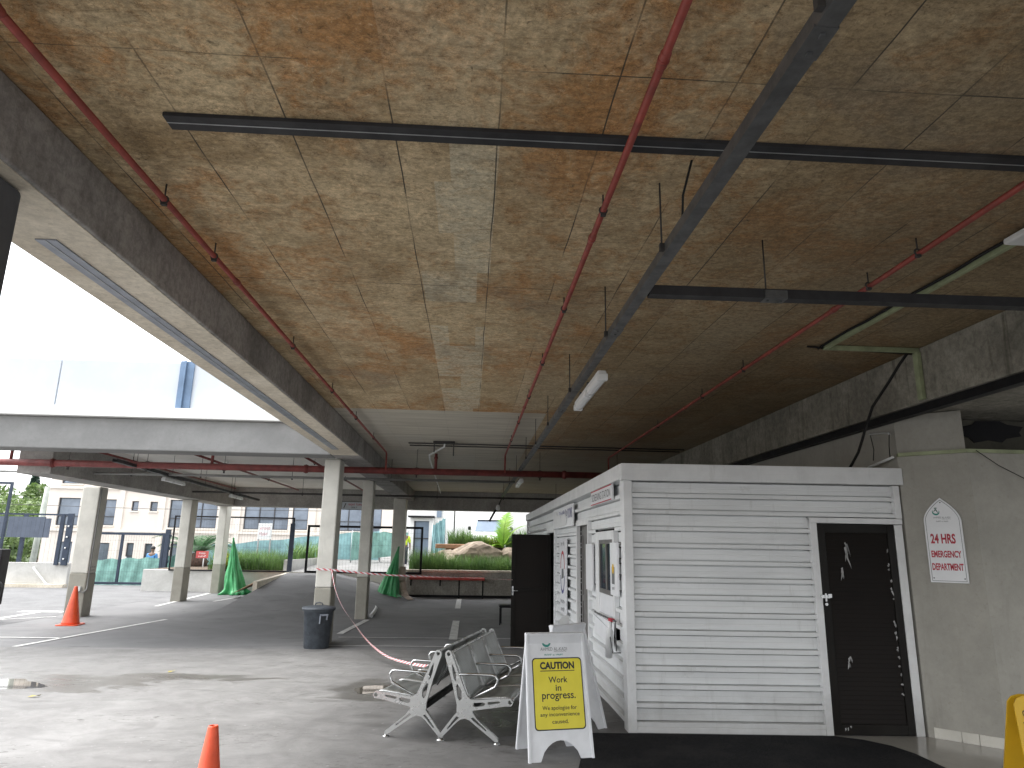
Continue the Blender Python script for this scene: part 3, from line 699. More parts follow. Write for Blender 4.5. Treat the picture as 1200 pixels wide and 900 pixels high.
pipe('sprinkler_branch', [(-3.55, 13.3, 3.455), (-3.7, 24.5, 3.455)], .026, 'red_pipe_dark', 'dark red branch pipe under the left deck close to the long beam', 'pipe', hangers=[(-3.6, y, 3.455) for y in (16, 20)])
t = pipe('white_conduit', [(-.5, 12.75, 3.54), (-.52, 12.8, 3.45), (-.85, 13.8, 3.42), (-.9, 15, 3.45), (-1.05, 24.4, 3.45)], .018, 'white_plastic', 'white bent conduit dropping from a bracket on the far ceiling', 'conduit', 8)
b = MB(); b.box(-.72, -.32, 12.7, 12.82, 3.50, 3.545); b.box(-.71, -.69, 12.74, 12.78, 3.34, 3.5); b.box(-.35, -.33, 12.74, 12.78, 3.28, 3.5); part('bracket', b, 'dark_pipe', t)

def tray(name, a, b_, wd, ht, label, mt='galvanised', rods=(), joints=()):
    t = thing(name, a, label, 'cable tray')
    a, b_ = Vector(a), Vector(b_); d = (b_ - a).normalized(); x = d.cross(Vector((0, 0, 1))).normalized()
    m = MB(); m.bar(a, b_, wd, .006)
    for s in (-1, 1):
        o = x * (s * (wd / 2 - .003)) + Vector((0, 0, ht / 2 + .0031)); m.bar(a + o, b_ + o, .006, ht)
        o2 = x * (s * (wd / 2 - .012)) + Vector((0, 0, ht + .0065)); m.bar(a + o2, b_ + o2, .018, .004)
    part('channel', m, mt, t)
    m = MB(); o = Vector((0, 0, .022)); m.tube([a + o + x * .008, b_ + o + x * .008], .012, 6); m.tube([a + o - x * .014, b_ + o - x * .014], .010, 6); part('cables', m, 'cable_black', t)
    for r_ in rods:
        m = MB(); r_ = Vector(r_); m.tube([r_, (r_.x, r_.y, 3.549)], .005, 6)
        m.bar(r_ + Vector((0, 0, .0)), r_ + x * (wd * .2), .02, .03); m.box(r_.x - .012, r_.x + .012, r_.y - .012, r_.y + .012, r_.z - .02, r_.z + .02)
        part('hanger_rod', m, 'dark_pipe', t)
    for j in joints:
        m = MB(); j = Vector(j); m.bar(j - d * .07, j + d * .07, wd + .010, .010); m.bar(j - d * .07 + x * (wd / 2 + .004) + Vector((0, 0, ht / 2)), j + d * .07 + x * (wd / 2 + .004) + Vector((0, 0, ht / 2)), .004, ht * .9)
        for k in (-.04, .04): m.box(j.x + d.x * k - .008, j.x + d.x * k + .008, j.y + d.y * k - .008, j.y + d.y * k + .008, j.z - .014, j.z - .004)
        part('joint_plate', m, 'galvanised', t)
    return t
zt = 3.15
tray('cable_tray', (1.0, -1, zt), (1.0, 21.8, zt), .066, .05, 'long grey steel cable tray hung on rods from the stained ceiling', rods=[(.955, y, zt + .03) for y in (1.6, 3.25, 4.75, 6.6, 8.55, 10.2, 12, 14.5, 17)], joints=[(1.0, y, zt) for y in (1.72, 4.6, 7.5, 10.4, 13.3)])
tray('cable_tray', (1.046, 3.87, zt), (4.18, 3.83, zt), .075, .05, 'short dark cable tray branching off towards the right wall', 'channel_grey', rods=[(1.78, 3.87, zt + .05)], joints=[(1.82, 3.86, zt)])
tray('cable_tray', (-6.55, 13.0, 3.05), (-7.3, 24.4, 3.05), .085, .05, 'dark cable tray with lamps under the left deck', 'channel_grey', rods=[(-6.62, 14, 3.1), (-6.75, 16, 3.1), (-6.9, 18.4, 3.1), (-7.1, 21, 3.1)])
pp = pipe('hanging_cable', [(1.05, 3.0, 3.54), (1.03, 3.1, 3.4), (1.05, 3.2, 3.25), (1.02, 3.3, 3.18)], .006, 'cable_black', 'short black cable dropping from the dark ceiling strip to the tray', 'cable', 6)

def lamp(loc, L, rz, label, tilt=0):
    t = thing('fluorescent_light', loc, label, 'light', rz, group='tube lights under the parking deck')
    m = MB(); m.box(-.038, .038, -L / 2, L / 2, .0, .045); part('housing', m, 'white_plastic', t, local=True, bevel=.012)
    m = MB(); pr = [(-.042, 0.0), (-.038, -.035), (-.016, -.046), (.016, -.046), (.038, -.035), (.042, 0.0)]
    m.prism(pr, -L / 2 + .03, L / 2 - .03, lambda a, b, d: (a, d, b)); part('diffuser', m, 'lamp_diffuser', t, local=True, bevel=.004)
    for s in (-1, 1):
        m = MB(); m.box(-.044, .044, s * L / 2 - .028, s * L / 2 + .028, -.048, .012); part('end_cap', m, 'white_plastic', t, local=True, bevel=.008)
    m = MB(); m.box(-.02, .02, -.03, .03, .05, .09); m.box(-.02, .02, L / 2 - .25, L / 2 - .2, .05, .09); part('clip', m, 'galvanised', t, local=True)
    return t
lamp((1.07, 6.15, 3.06), 1.3, 0, 'white tube light clipped to the long cable tray, nearest of all')
lamp((1.1, 15.6, 3.06), 1.3, 0, 'white tube light on the long cable tray past the red main')
lamp((-6.78, 16.2, 2.98), 1.3, R(4), 'white tube light on the left deck tray, nearer one')
lamp((-7.1, 21.5, 2.98), 1.3, R(4), 'white tube light on the left deck tray, farther one')
t = thing('end_lamp', (.95, 22, 2.7), 'small white lamp on a dangling black cable at the far end of the tray', 'light')
m = MB(); m.tube([(.98, 21.8, 3.12), (.9, 21.95, 2.92)], .015, 6); m.tube([(.82, 21.96, 2.78), (.74, 22, 2.65), (.66, 22, 2.5), (.62, 22, 2.42)], .035, 8); part('cable', m, 'cable_black', t)
m = MB(); m.lathe([(.02, -.09), (.06, -.07), (.065, 0), (.045, .07), (.02, .09)], 14, Matrix.Translation((.88, 21.95, 2.85))); part('bulb_housing', m, 'lamp_diffuser', t)
# painted trunking near right wall and a sagging cable
t = thing('green_trunking', (3.3, 6.0, 3.5), 'pale green trunking running along the ceiling and down the right beam', 'trunking')
m = MB(); m.box(3.27, 3.31, 3.2, 6.02, 3.505, 3.548); m.box(3.27, 4.198, 5.98, 6.02, 3.503, 3.546); m.box(4.158, 4.198, 5.965, 6.035, 3.05, 3.503); part('trunking', m, 'green_conduit', t, bevel=.004)
m = MB(); m.tube([(3.25, y, 3.535 + .006 * math.sin(y * 7)) for y in np.linspace(2.6, 6.05, 14)], .012, 6); m.tube([(3.12, 6.0, 3.53), (3.27, 6.03, 3.53), (4.15, 6.03, 3.50)], .010, 6); part('cable', m, 'cable_black', t)
m = MB(); m.box(3.2, 3.42, 3.0, 3.68, 3.49, 3.53); part('lamp_body', m, 'white_plastic', t, bevel=.01)
pipe('hanging_cable', [(4.10, 6.02, 3.50), (4.07, 6.1, 3.42), (4.04, 6.25, 3.28), (4.0, 6.5, 3.08), (3.99, 6.65, 2.88), (3.985, 6.72, 2.77), (3.98, 6.8, 2.66), (3.965, 6.9, 2.56), (3.95, 7.0, 2.47)], .014, 'cable_black', 'thick black cable sagging from the green trunking to the cabin roof', 'cable', 8)
t = pipe('wall_conduit', [(4.29, 7.08, 2.90), (4.29, 6.75, 2.86), (4.28, 6.72, 2.84)], .010, 'white_plastic', 'thin white conduit with loose wires on the wall above the cabin', 'conduit', 6)
m = MB(); m.tube([(4.28, 6.72, 2.84), (4.265, 6.72, 2.72), (4.25, 6.70, 2.60)], .005, 5); m.tube([(4.28, 7.05, 2.88), (4.27, 7.0, 2.72), (4.24, 6.98, 2.6)], .005, 5); part('wire', m, 'cable_black', t)
m = MB(); m.tube([(4.22, 7.05, 2.535), (4.262, 6.67, 2.60)], .014, 6); part('lower_conduit', m, 'white_plastic', t)
pipe('wall_wire', [(4.80, 6.215, 2.62), (5.0, 6.21, 2.48), (5.3, 6.21, 2.33), (5.8, 6.21, 2.2)], .004, 'cable_black', 'thin black wire drooping across the right front wall', 'wire', 5)

# ------------------------------------------------------------------ cabin
cab = thing('site_cabin', (2.9, 12.5, 0), 'white corrugated site cabin with dark doors against the right wall', 'cabin', kind='thing')
FA = math.atan2(-.13, 2.74)
FM = Matrix.Translation((1.53, 6.80, 0)) @ Matrix.Rotation(FA, 4, 'Z')          # front: x along, y into the cabin
LM = Matrix(((0, 1, 0, 1.53), (1, 0, 0, 0), (0, 0, 1, 0), (0, 0, 0, 1)))          # left side: x = world Y, y = into the cabin
PITCH = .1615
def profile(z0, z1, k0=.075):
    """(z, depth): ribs stand proud, broad pans lie .032 back, each pan with two faint swages"""
    pts = [(z0, .042)]; k = k0 - PITCH * 3
    while k < z1 + PITCH:
        for dz, d in ((-.0335, .042), (-.033, .075), (-.0225, .075), (-.022, .042), (-.019, .0), (.017, .0), (.020, .042), (.0205, .075), (.0285, .075), (.029, .042), (.074, .042), (.076, .0405), (.078, .0405), (.080, .042)):
            if z0 + .001 < k + dz < z1 - .001: pts.append((k + dz, d))
        k += PITCH
    pts.append((z1, .042)); return pts
def cladding(mb, m, x0, x1, z0, z1):
    p = profile(z0, z1); n = len(p)
    vs = [m @ Vector((x, d, z)) for x in (x0, x1) for z, d in p]
    mb.add(vs, [(i, i + 1, n + i + 1, n + i) for i in range(n - 1)])
def fbox(mb, m, x0, x1, y0, y1, z0, z1): mb.box(x0, x1, y0, y1, z0, z1, m)
# front
b = MB(); cladding(b, FM, .07, 1.83, .05, 2.31); cladding(b, FM, 1.83, 2.70, 1.985, 2.31); part('front_cladding', b, 'cladding_white', cab)
b = MB()
for x0, x1, z0, z1, y0 in ((-.012, .072, -.02, 2.315, -.012), (1.825, 1.895, 0, 1.985, -.008), (2.665, 2.745, 0, 1.925, -.006), (1.825, 2.75, 1.93, 1.984, -.010), (2.69, 2.755, 1.986, 2.31, -.008), (.073, 1.823, 0, .055, -.004)):
    fbox(b, FM, x0, x1, y0, .05, z0, z1)
part('trim', b, 'trim_white', cab, bevel=.004)
b = MB(); fbox(b, FM, -.035, 2.79, -.035, .06, 2.316, 2.485); fbox(b, LM, 6.86, 18.6, -.030, .06, 2.335, 2.49); part('fascia', b, 'trim_white', cab, bevel=.006)
b = MB(); b.prism([(1.56, 6.86), (4.25, 6.74), (4.28, 18.5), (1.56, 18.5)], 2.40, 2.44, lambda x, y, z: (x, y, z)); part('roof', b, 'trim_white', cab)
# front door with louvre slats and torn film
dr = MB(); fbox(dr, FM, 1.90, 2.66, .012, .05, .01, 1.925); do = part('door', dr, 'door_dark', cab, label='dark louvred security door with torn plastic film')
b = MB()
for x0, x1, z0, z1 in ((1.90, 1.97, .01, 1.925), (2.59, 2.66, .01, 1.925), (1.9705, 2.5895, 1.84, 1.925), (1.9705, 2.5895, .01, .10)): fbox(b, FM, x0, x1, -.004, .011, z0, z1)
part('door_frame', b, 'door_frame_dark', do, bevel=.003)
b = MB(); z = .11
while z < 1.83:
    vs = [FM @ Vector(p) for p in ((1.975, -.001, z), (2.585, -.001, z), (2.585, .010, z + .034), (1.975, .010, z + .034), (1.975, .010, z + .004), (2.585, .010, z + .004))]
    b.add(vs, [(0, 1, 2, 3), (0, 4, 5, 1)]); z += .0405
part('slats', b, 'door_dark', do)
b = MB(); fbox(b, FM, 1.875, 1.96, -.022, -.006, 1.22, 1.25); fbox(b, FM, 1.91, 1.925, -.03, -.006, 1.19, 1.265); fbox(b, FM, 1.94, 1.975, -.03, -.0065, 1.225, 1.26)
b.lathe([(.014, -.004), (.014, .008)], 12, FM @ Matrix.Translation((1.915, -.03, 1.165)) @ Matrix.Rotation(R(90), 4, 'X')); part('latch', b, 'chrome', do)
rr = random.Random(4)
def shred(x, z, w_, h_, n=5):
    b = MB()
    for _ in range(n):
        x0 = x + rr.uniform(-w_, w_) * .5; z0 = z + rr.uniform(-h_, h_) * .5; a = rr.uniform(-.4, .4); l = rr.uniform(.3, .9) * h_; t_ = rr.uniform(.002, .007)
        p = [(x0 - t_, -.005, z0), (x0 + t_, -.012, z0 + .01), (x0 + t_ + a * l * .5, -.018, z0 - l * .5), (x0 + a * l, -.008, z0 - l)]
        b.add([FM @ Vector(q) for q in p], [(0, 1, 2), (0, 2, 3)])
    part('torn_film', b, 'film', do)
shred(2.16, 1.68, .03, .15, 7); shred(2.11, 1.46, .025, .10, 5); shred(2.10, .66, .03, .07, 5); shred(2.03, .08, .05, .03, 3)
for z in (1.70, 1.55, 1.49, 1.36, 1.30, 1.20, 1.0, .92, .86, .75, .68, .60, .52, .44, .36): shred(2.575 - .012 * rr.random(), z + .02 * rr.random(), .012, .045 * rr.random() + .012, 2)
# left side wall: post, window module, door, poster bay, dark doorway, rest
b = MB(); cladding(b, LM, 6.95, 18.5, 2.03, 2.335); cladding(b, LM, 6.95, 7.32, -.12, 2.03); cladding(b, LM, 8.42, 8.93, -.12, 2.03); cladding(b, LM, 7.32, 8.42, -.12, .72)
cladding(b, LM, 7.32, 8.42, 1.86, 2.03)
cladding(b, LM, 9.93, 12.5, -.12, 2.03); cladding(b, LM, 13.75, 18.5, -.12, 2.03); part('side_cladding', b, 'cladding_white', cab)
b = MB()
for x0, x1, z0, z1, y0 in ((6.79, 6.955, -.02, 2.334, -.013), (8.925, 8.985, -.12, 2.03, -.010), (9.87, 9.935, -.12, 2.03, -.010), (8.986, 9.869, 1.95, 2.03, -.009), (12.47, 12.56, -.12, 2.03, -.010), (13.70, 13.76, -.12, 2.03, -.01), (12.561, 13.699, 1.92, 2.03, -.009), (6.956, 8.924, 1.99, 2.028, -.006), (18.42, 18.52, -.12, 2.334, -.012)):
    b = MB(); fbox(b, LM, x0, x1, y0, .045, z0, z1); part('trim', b, 'trim_white', cab, bevel=.004)
wn = MB()
for x0, x1, z0, z1 in ((7.32, 7.40, .90, 1.84), (8.19, 8.40, .90, 1.84), (7.401, 8.189, 1.745, 1.84), (7.401, 8.189, .90, .945)): fbox(wn, LM, x0, x1, -.012, .04, z0, z1)
wo = part('window', wn, 'trim_white', cab, bevel=.004)
b = MB(); fbox(b, LM, 7.401, 8.189, .012, .03, 1.16, 1.744)
b2 = MB()
for x0, x1, z0, z1 in ((7.401, 7.45, 1.16, 1.744), (8.14, 8.189, 1.16, 1.744), (7.45, 8.14, 1.70, 1.744), (7.45, 8.14, 1.16, 1.21), (7.74, 7.82, 1.21, 1.70)): fbox(b2, LM, x0, x1, -.004, .011, z0, z1)
part('pane', b, 'glass_dark', wo); part('sash', b2, 'grey_door', wo)
b = MB(); fbox(b, LM, 7.401, 8.189, -.004, .02, .946, 1.158); part('blank_panel', b, 'sign_white', wo)
b = MB(); b.bar(LM @ Vector((7.35, -.02, .80)), LM @ Vector((8.40, -.045, .895)), .01, .012)
b.add([LM @ Vector(p) for p in ((7.33, -.015, .90), (8.42, -.015, .90), (8.42, -.03, .72), (7.33, -.03, .64))], [(0, 1, 2, 3)]); part('counter_flap', b, 'sign_white', wo)
d1 = MB(); fbox(d1, LM, 8.986, 9.869, .06, .10, -.12, 1.949); d1o = part('door', d1, 'grey_door', cab, label='narrow grey side door set back in white frame')
b = MB(); fbox(b, LM, 9.05, 9.13, .05, .059, -.1, 1.9); fbox(b, LM, 9.72, 9.80, .05, .059, -.1, 1.9); fbox(b, LM, 9.131, 9.719, .05, .059, 1.82, 1.9); fbox(b, LM, 9.131, 9.719, .05, .059, .95, 1.03); part('door_rail', b, 'grey_door', d1o)
lf = MB(); lf.box(.79, 1.515, 12.92, 12.96, -.08, 1.88); lo = part('door', lf, 'door_dark', cab, label='dark brown door standing wide open', bevel=.004)
b = MB()
for x0, x1, z0, z1 in ((.79, .86, -.08, 1.88), (1.44, 1.515, -.08, 1.88), (.861, 1.439, 1.80, 1.88), (.861, 1.439, -.08, .02), (.861, 1.439, .86, .94)): b.box(x0, x1, 12.908, 12.919, z0, z1)
part('door_frame', b, 'door_frame_dark', lo, bevel=.003)
b = MB(); b.box(.80, .83, 12.89, 12.907, .80, .96); b.tube([(.815, 12.89, .88), (.815, 12.86, .88), (.92, 12.86, .88)], .009, 8); part('handle', b, 'chrome', lo)
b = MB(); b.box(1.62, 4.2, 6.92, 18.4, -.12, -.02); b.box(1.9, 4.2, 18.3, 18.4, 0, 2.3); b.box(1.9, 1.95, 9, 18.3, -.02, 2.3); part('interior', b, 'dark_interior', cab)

# things fixed on the cabin
def wall_sign(name, y0, y1, z0, z1, label, cat, out=.02, mt='sign_white', th=.012):
    """board on the ribs of the left side wall; returns thing and a face matrix (x towards the camera, y up, z outwards)"""
    t = thing(name, (1.53 - out, (y0 + y1) / 2, z0), label, cat)
    b = MB(); b.box(1.53 - out - th, 1.53 - out + .012, y0, y1, z0, z1); part('board', b, mt, t, bevel=.002)
    return t, plane_matrix((1.53 - out - th, (y0 + y1) / 2, (z0 + z1) / 2), (0, -1, 0), (0, 0, 1))
t, m = wall_sign('screening_sign', 7.26, 8.52, 2.155, 2.325, 'white board reading screening station with red rules on the cabin', 'sign', .025)
text('SCREENING STATION', 1.12, .085, 'ink_black', m, t)
b = MB()
for s in (-1, 1): b.prism([(-.62, s * .077 - .006), (.62, s * .077 - .006), (.62, s * .077 + .006), (-.62, s * .077 + .006)], .0005, .0015, lambda a, bb, d: m @ Vector((a, bb, d)))
part('rule', b, 'ink_red', t)
t, m = wall_sign('torn_sign', 10.06, 12.4, 1.965, 2.29, 'white board with torn-off blue letters above the cabin poster', 'sign', .025)
print_marks(m @ Matrix.Translation((.10, .055, 0)), 1.0, .10, 'ink_blue', t, (8,), 4); text('ROOMS', .46, .15, 'ink_blue', m @ Matrix.Translation((.88, .035, 0)), t, bold=.012)
b = MB()
for x0, x1, z0, z1 in ((-1.1, -.55, -.16, .12), (-.62, -.12, -.16, .05), (-.2, .55, -.15, .03), (.3, .5, -.1, .10)):
    b.add([m @ Vector(p) for p in ((x0, z0, .002), (x1, z0 + .02, .004), (x1 - .04, z1, .012), (x0 + .05, z1 + .015, .006))], [(0, 1, 2, 3)])
part('peeling_film', b, 'sand_paper', t)
t, m = wall_sign('notice_poster', 10.82, 11.55, .64, 1.79, 'tall white poster with a red and blue ring beside the grey side door', 'poster', .022)
for i_, (zz, wd, ws) in enumerate(((.50, .4, (3, 3)), (-.38, .5, (6,)), (-.50, .42, (5,)))): print_marks(m @ Matrix.Translation((0, zz, 0)), wd, .06, 'ink_grey', t, ws, i_)
for a0, a1, mt_ in ((10, 170, 'ink_red'), (190, 350, 'ink_blue')):
    b = MB(); pts = [(math.cos(R(a)), math.sin(R(a))) for a in np.linspace(a0, a1, 18)]
    vs = [m @ Vector((.26 * c, .06 + .33 * s, .0008)) for c, s in pts] + [m @ Vector((.21 * c, .06 + .28 * s, .0008)) for c, s in pts]
    b.add(vs, [(i, i + 1, 18 + i + 1, 18 + i) for i in range(17)]); part('ring', b, mt_, t)
b = MB(); vs = [m @ Vector(p) for p in ((-.12, -.05, .0008), (.14, -.02, .0008), (.1, .12, .0008), (-.1, .1, .0008))]; b.add(vs, [(0, 1, 2, 3)]); part('picture', b, 'ink_grey', t)
t, m = wall_sign('notice_board', 6.96, 7.29, 1.19, 1.71, 'small white board with a picture right of the cabin window', 'sign', .045)
b = MB(); b.add([m @ Vector((x, y, .0008)) for x, y in ((-.09, -.15), (.05, -.15), (.05, .02), (-.09, .02))], [(0, 1, 2, 3)]); part('picture', b, 'ink_grey', t)
b = MB(); b.add([m @ Vector((-.02 + .05 * math.cos(a), .0 + .05 * math.sin(a), .0016)) for a in np.linspace(0, 5.9, 14)], [tuple(range(14))]); part('picture_sun', b, 'yellow_plastic', t)
print_marks(m @ Matrix.Translation((-.02, -.19, 0)), .12, .03, 'ink_grey', t, (4,), 2)
t, m = wall_sign('notice_board', 8.44, 8.90, 1.15, 1.70, 'plain white board left of the cabin window', 'sign', .03)
t = thing('sanitiser_holder', (1.48, 7.2, .6), 'white bottle held by bent wire under the cabin window', 'bottle holder')
b = MB(); b.tube([(1.46, 7.0, .955), (1.45, 7.6, .95), (1.47, 8.2, .94)], .010, 6); b.tube([(1.45, 7.15, .95), (1.42, 7.08, .80), (1.43, 7.02, .66), (1.50, 6.97, .67)], .006, 6); b.tube([(1.46, 7.02, .95), (1.46, 6.99, .68)], .006, 6); part('wire_frame', b, 'galvanised', t)
b = MB(); b.lathe([(.02, -.19), (.036, -.18), (.038, .02), (.036, .07), (.014, .11), (.014, .16)], 14, Matrix.Translation((1.42, 7.12, .78)) @ Matrix.Rotation(R(14), 4, 'X')); part('bottle', b, 'white_plastic', t)
b = MB(); b.bar((1.455, 7.1, .955), (1.45, 7.24, .952), .035, .03); part('red_tape', b, 'ink_red', t)

# arched hospital sign on the canted wall
t = thing('emergency_sign', cant(.325, 1.39, .01), 'arched white board reading 24 hrs emergency department on the canted wall', 'sign')
sm = plane_matrix(cant(.325, 1.39, .001), (ux, uy, 0), (0, 0, 1))
def arch(wd, zs, zt, ins):
    w2 = wd / 2 - ins; p = [(-w2, ins), (w2, ins), (w2, zs)]
    for i in range(1, 12):
        a = i / 12; p.append((w2 * (1 - a ** 1.75), zs + (zt - ins * 1.4 - zs) * a))
    p.append((0, zt - ins * 1.4))
    for i in range(11, 0, -1):
        a = i / 12; p.append((-w2 * (1 - a ** 1.75), zs + (zt - ins * 1.4 - zs) * a))
    p.append((-w2, zs)); return p
b = MB(); b.prism(arch(.31, .575, .79, 0), 0, .022, lambda a, z, d: sm @ Vector((a, z, d))); part('board', b, 'sign_white', t, bevel=.002)
o_, i_ = arch(.31, .575, .79, .014), arch(.31, .575, .79, .018); n_ = len(o_); b = MB()
b.add([sm @ Vector((a, z, .0228)) for a, z in o_] + [sm @ Vector((a, z, .0228)) for a, z in i_], [(i, (i + 1) % n_, (i + 1) % n_ + n_, i + n_) for i in range(n_)]); part('border', b, 'ink_grey', t)
fc = sm @ Matrix.Translation((0, 0, .022))
text('24 HRS', .205, .092, 'ink_red', fc @ Matrix.Translation((-.012, .405, 0)), t, bold=.035); text('EMERGENCY', .245, .064, 'ink_red', fc @ Matrix.Translation((.0, .262, 0)), t, bold=.035); text('DEPARTMENT', .255, .064, 'ink_red', fc @ Matrix.Translation((.0, .145, 0)), t, bold=.035)
emblem(fc @ Matrix.Translation((-.045, .655, 0)), .062, t)
text('AHMED AL-KADI', .14, .016, 'ink_grey', fc @ Matrix.Translation((.0, .603, 0)), t); text('PRIVATE HOSPITAL', .07, .007, 'ink_grey', fc @ Matrix.Translation((.035, .588, 0)), t); print_marks(fc @ Matrix.Translation((.0, .567, 0)), .10, .011, 'ink_grey', t, (7, 2, 7), 3)
b = MB()
for x, z in ((0, .745), (-.125, .04), (.125, .04)): b.lathe([(.006, 0), (.004, .003)], 10, fc @ Matrix.Translation((x, z, 0)))
part('screw', b, 'ink_black', t)

# ------------------------------------------------------------------ A-boards
def aboard(loc, rz, label, lettered=True, spread=.43, width=.55, H=.95):
    t = thing('a_frame_sign', loc, label, 'floor sign', rz)
    W = ROOT[t]; Lp = math.hypot(H, spread / 2); tb, tt = width / 2, width / 2 - .018
    out = [(-tb, 0), (-tb + .10, 0)]
    for a in np.linspace(0, 1, 11): out.append((-tb + .10 + (width - .20) * a, .155 * math.sin(math.pi * a) ** .6 if 0 < a < 1 else 0))
    out = out[:1] + out[1:2] + out[3:-1] + [(tb - .10, 0), (tb, 0), (tt, Lp - .02), (tt - .02, Lp), (-tt + .02, Lp), (-tt, Lp - .02)]
    for s, nm in ((-1, 'front_panel'), (1, 'back_panel')):
        pm = W @ plane_matrix((0, s * spread / 2, 0), (1, 0, 0) if s < 0 else (-1, 0, 0), (0, -s * spread / 2, H))
        po = plate2d(nm, out, [], .012, lambda a, c, d, pm=pm: pm @ Vector((a, c, d - .02)), 'aboard_white', t)
        b = MB()
        for q0, q1 in (((-tb, 0), (-tt, Lp)), ((tb, 0), (tt, Lp))):
            sg = 1 if q0[0] < 0 else -1
            b.prism([(q0[0], 0), (q0[0] + sg * .022, 0), (q1[0] + sg * .022, Lp), (q1[0], Lp)], -.034, .0, lambda a, c, d, pm=pm: pm @ Vector((a, c, d)))
        b.prism([(-tt + .0225, Lp - .022), (tt - .0225, Lp - .022), (tt - .0225, Lp), (-tt + .0225, Lp)], -.034, .0, lambda a, c, d, pm=pm: pm @ Vector((a, c, d)))
        part('rim', b, 'aboard_white', po, bevel=.004)
        if s < 0: fm = pm @ Matrix.Translation((0, 0, -.0135))
    return t, fm, Lp
t, fm, Lp = aboard((.75, 6.13, 0), R(11), 'white folding sign with yellow caution panel about work in progress')
def rrect(w_, h_, r_, n=6):
    p = []
    for cx, cy, a0 in ((w_ / 2 - r_, h_ / 2 - r_, 0), (-w_ / 2 + r_, h_ / 2 - r_, 90), (-w_ / 2 + r_, -h_ / 2 + r_, 180), (w_ / 2 - r_, -h_ / 2 + r_, 270)):
        p += [(cx + r_ * math.cos(R(a0 + 90 * i / n)), cy + r_ * math.sin(R(a0 + 90 * i / n))) for i in range(n + 1)]
    return p
def tz(f): return Lp * (1 - f)
ym = fm @ Matrix.Translation((.008, tz(.487), 0))
b = MB(); b.prism(rrect(.435, .545, .03), .0002, .0012, lambda a, c, d: ym @ Vector((a, c, d))); part('panel_border', b, 'ink_black', t)
b = MB(); b.prism(rrect(.417, .527, .025), .0013, .0022, lambda a, c, d: ym @ Vector((a, c, d))); part('caution_panel', b, 'sign_yellow', t)
def at(f, x=.008, d=.0024): return fm @ Matrix.Translation((x, tz(f), d))
text('CAUTION', .30, .058, 'ink_black', at(.270), t, bold=.045)
b = MB(); b.prism([(-.15, -.003), (.15, -.003), (.15, .003), (-.15, .003)], 0, .0006, lambda a, c, d: at(.312) @ Vector((a, c, d))); part('underline', b, 'ink_black', t)
text('Work', .165, .047, 'ink_black', at(.382), t, bold=.012); text('in', .048, .046, 'ink_black', at(.446), t, bold=.012); text('progress.', .29, .058, 'ink_black', at(.520), t, bold=.012)
text('We apologise for', .295, .040, 'ink_black', at(.603), t, bold=.006); text('any inconvenience', .335, .036, 'ink_black', at(.653), t, bold=.006); text('caused.', .14, .030, 'ink_black', at(.702), t, bold=.006)
emblem(at(.082, -.075, .0), .078, t); text('AHMED AL-KADI', .235, .026, 'ink_grey', at(.137, -.012, .0), t); text('PRIVATE HOSPITAL', .11, .010, 'ink_grey', at(.157, .045, 0), t); print_marks(at(.183, -.015, 0), .165, .014, 'ink_teal', t, (7, 2, 7), 3)
t, fm2, _ = aboard((.99, 7.02, 0), R(38), 'plain white folding sign half hidden behind the yellow caution sign', spread=.55, H=.93, width=.5)
b = MB(); b.add([fm2 @ Vector(p) for p in ((-.10, .93, .004), (.02, .95, .004), (.03, 1.035, .02), (-.05, 1.05, .03), (-.12, 1.0, .015))], [(0, 1, 2, 3, 4)]); part('paper_sheet', b, 'sand_paper', t)
# wet floor sign at the right edge
t = thing('wet_floor_sign', (4.15, 5.2, 0), 'yellow wet floor sign cut by the right picture edge', 'floor sign', R(-14))
W = ROOT[t]
for s in (-1, 1):
    pm = W @ plane_matrix((0, s * .2, .01), (1, 0, 0) if s < 0 else (-1, 0, 0), (0, -s * .17, .64))
    po = plate2d('panel', [(-.16, 0), (.16, 0), (.125, .60), (.10, .64), (.05, .66), (-.05, .66), (-.10, .64), (-.125, .60)], [rrect(.08, .025, .01)] if False else [], .014, lambda a, c, d, pm=pm: pm @ Vector((a, c, d)), 'yellow_plastic', t)
    if s < 0:
        text('CAUTION', .17, .045, 'ink_black', pm @ Matrix.Translation((0, .54, .008)), t, bold=.02); text('WET FLOOR', .19, .05, 'ink_black', pm @ Matrix.Translation((0, .46, .008)), t, bold=.02)
        b = MB(); tri = [(0, .40), (-.12, .18), (.12, .18)]; tin = [(0, .37), (-.096, .195), (.096, .195)]
        b.add([pm @ Vector((a, c, .008)) for a, c in tri + tin], [(i, (i + 1) % 3, (i + 1) % 3 + 3, i + 3) for i in range(3)]); part('warning_triangle', b, 'ink_red', t)

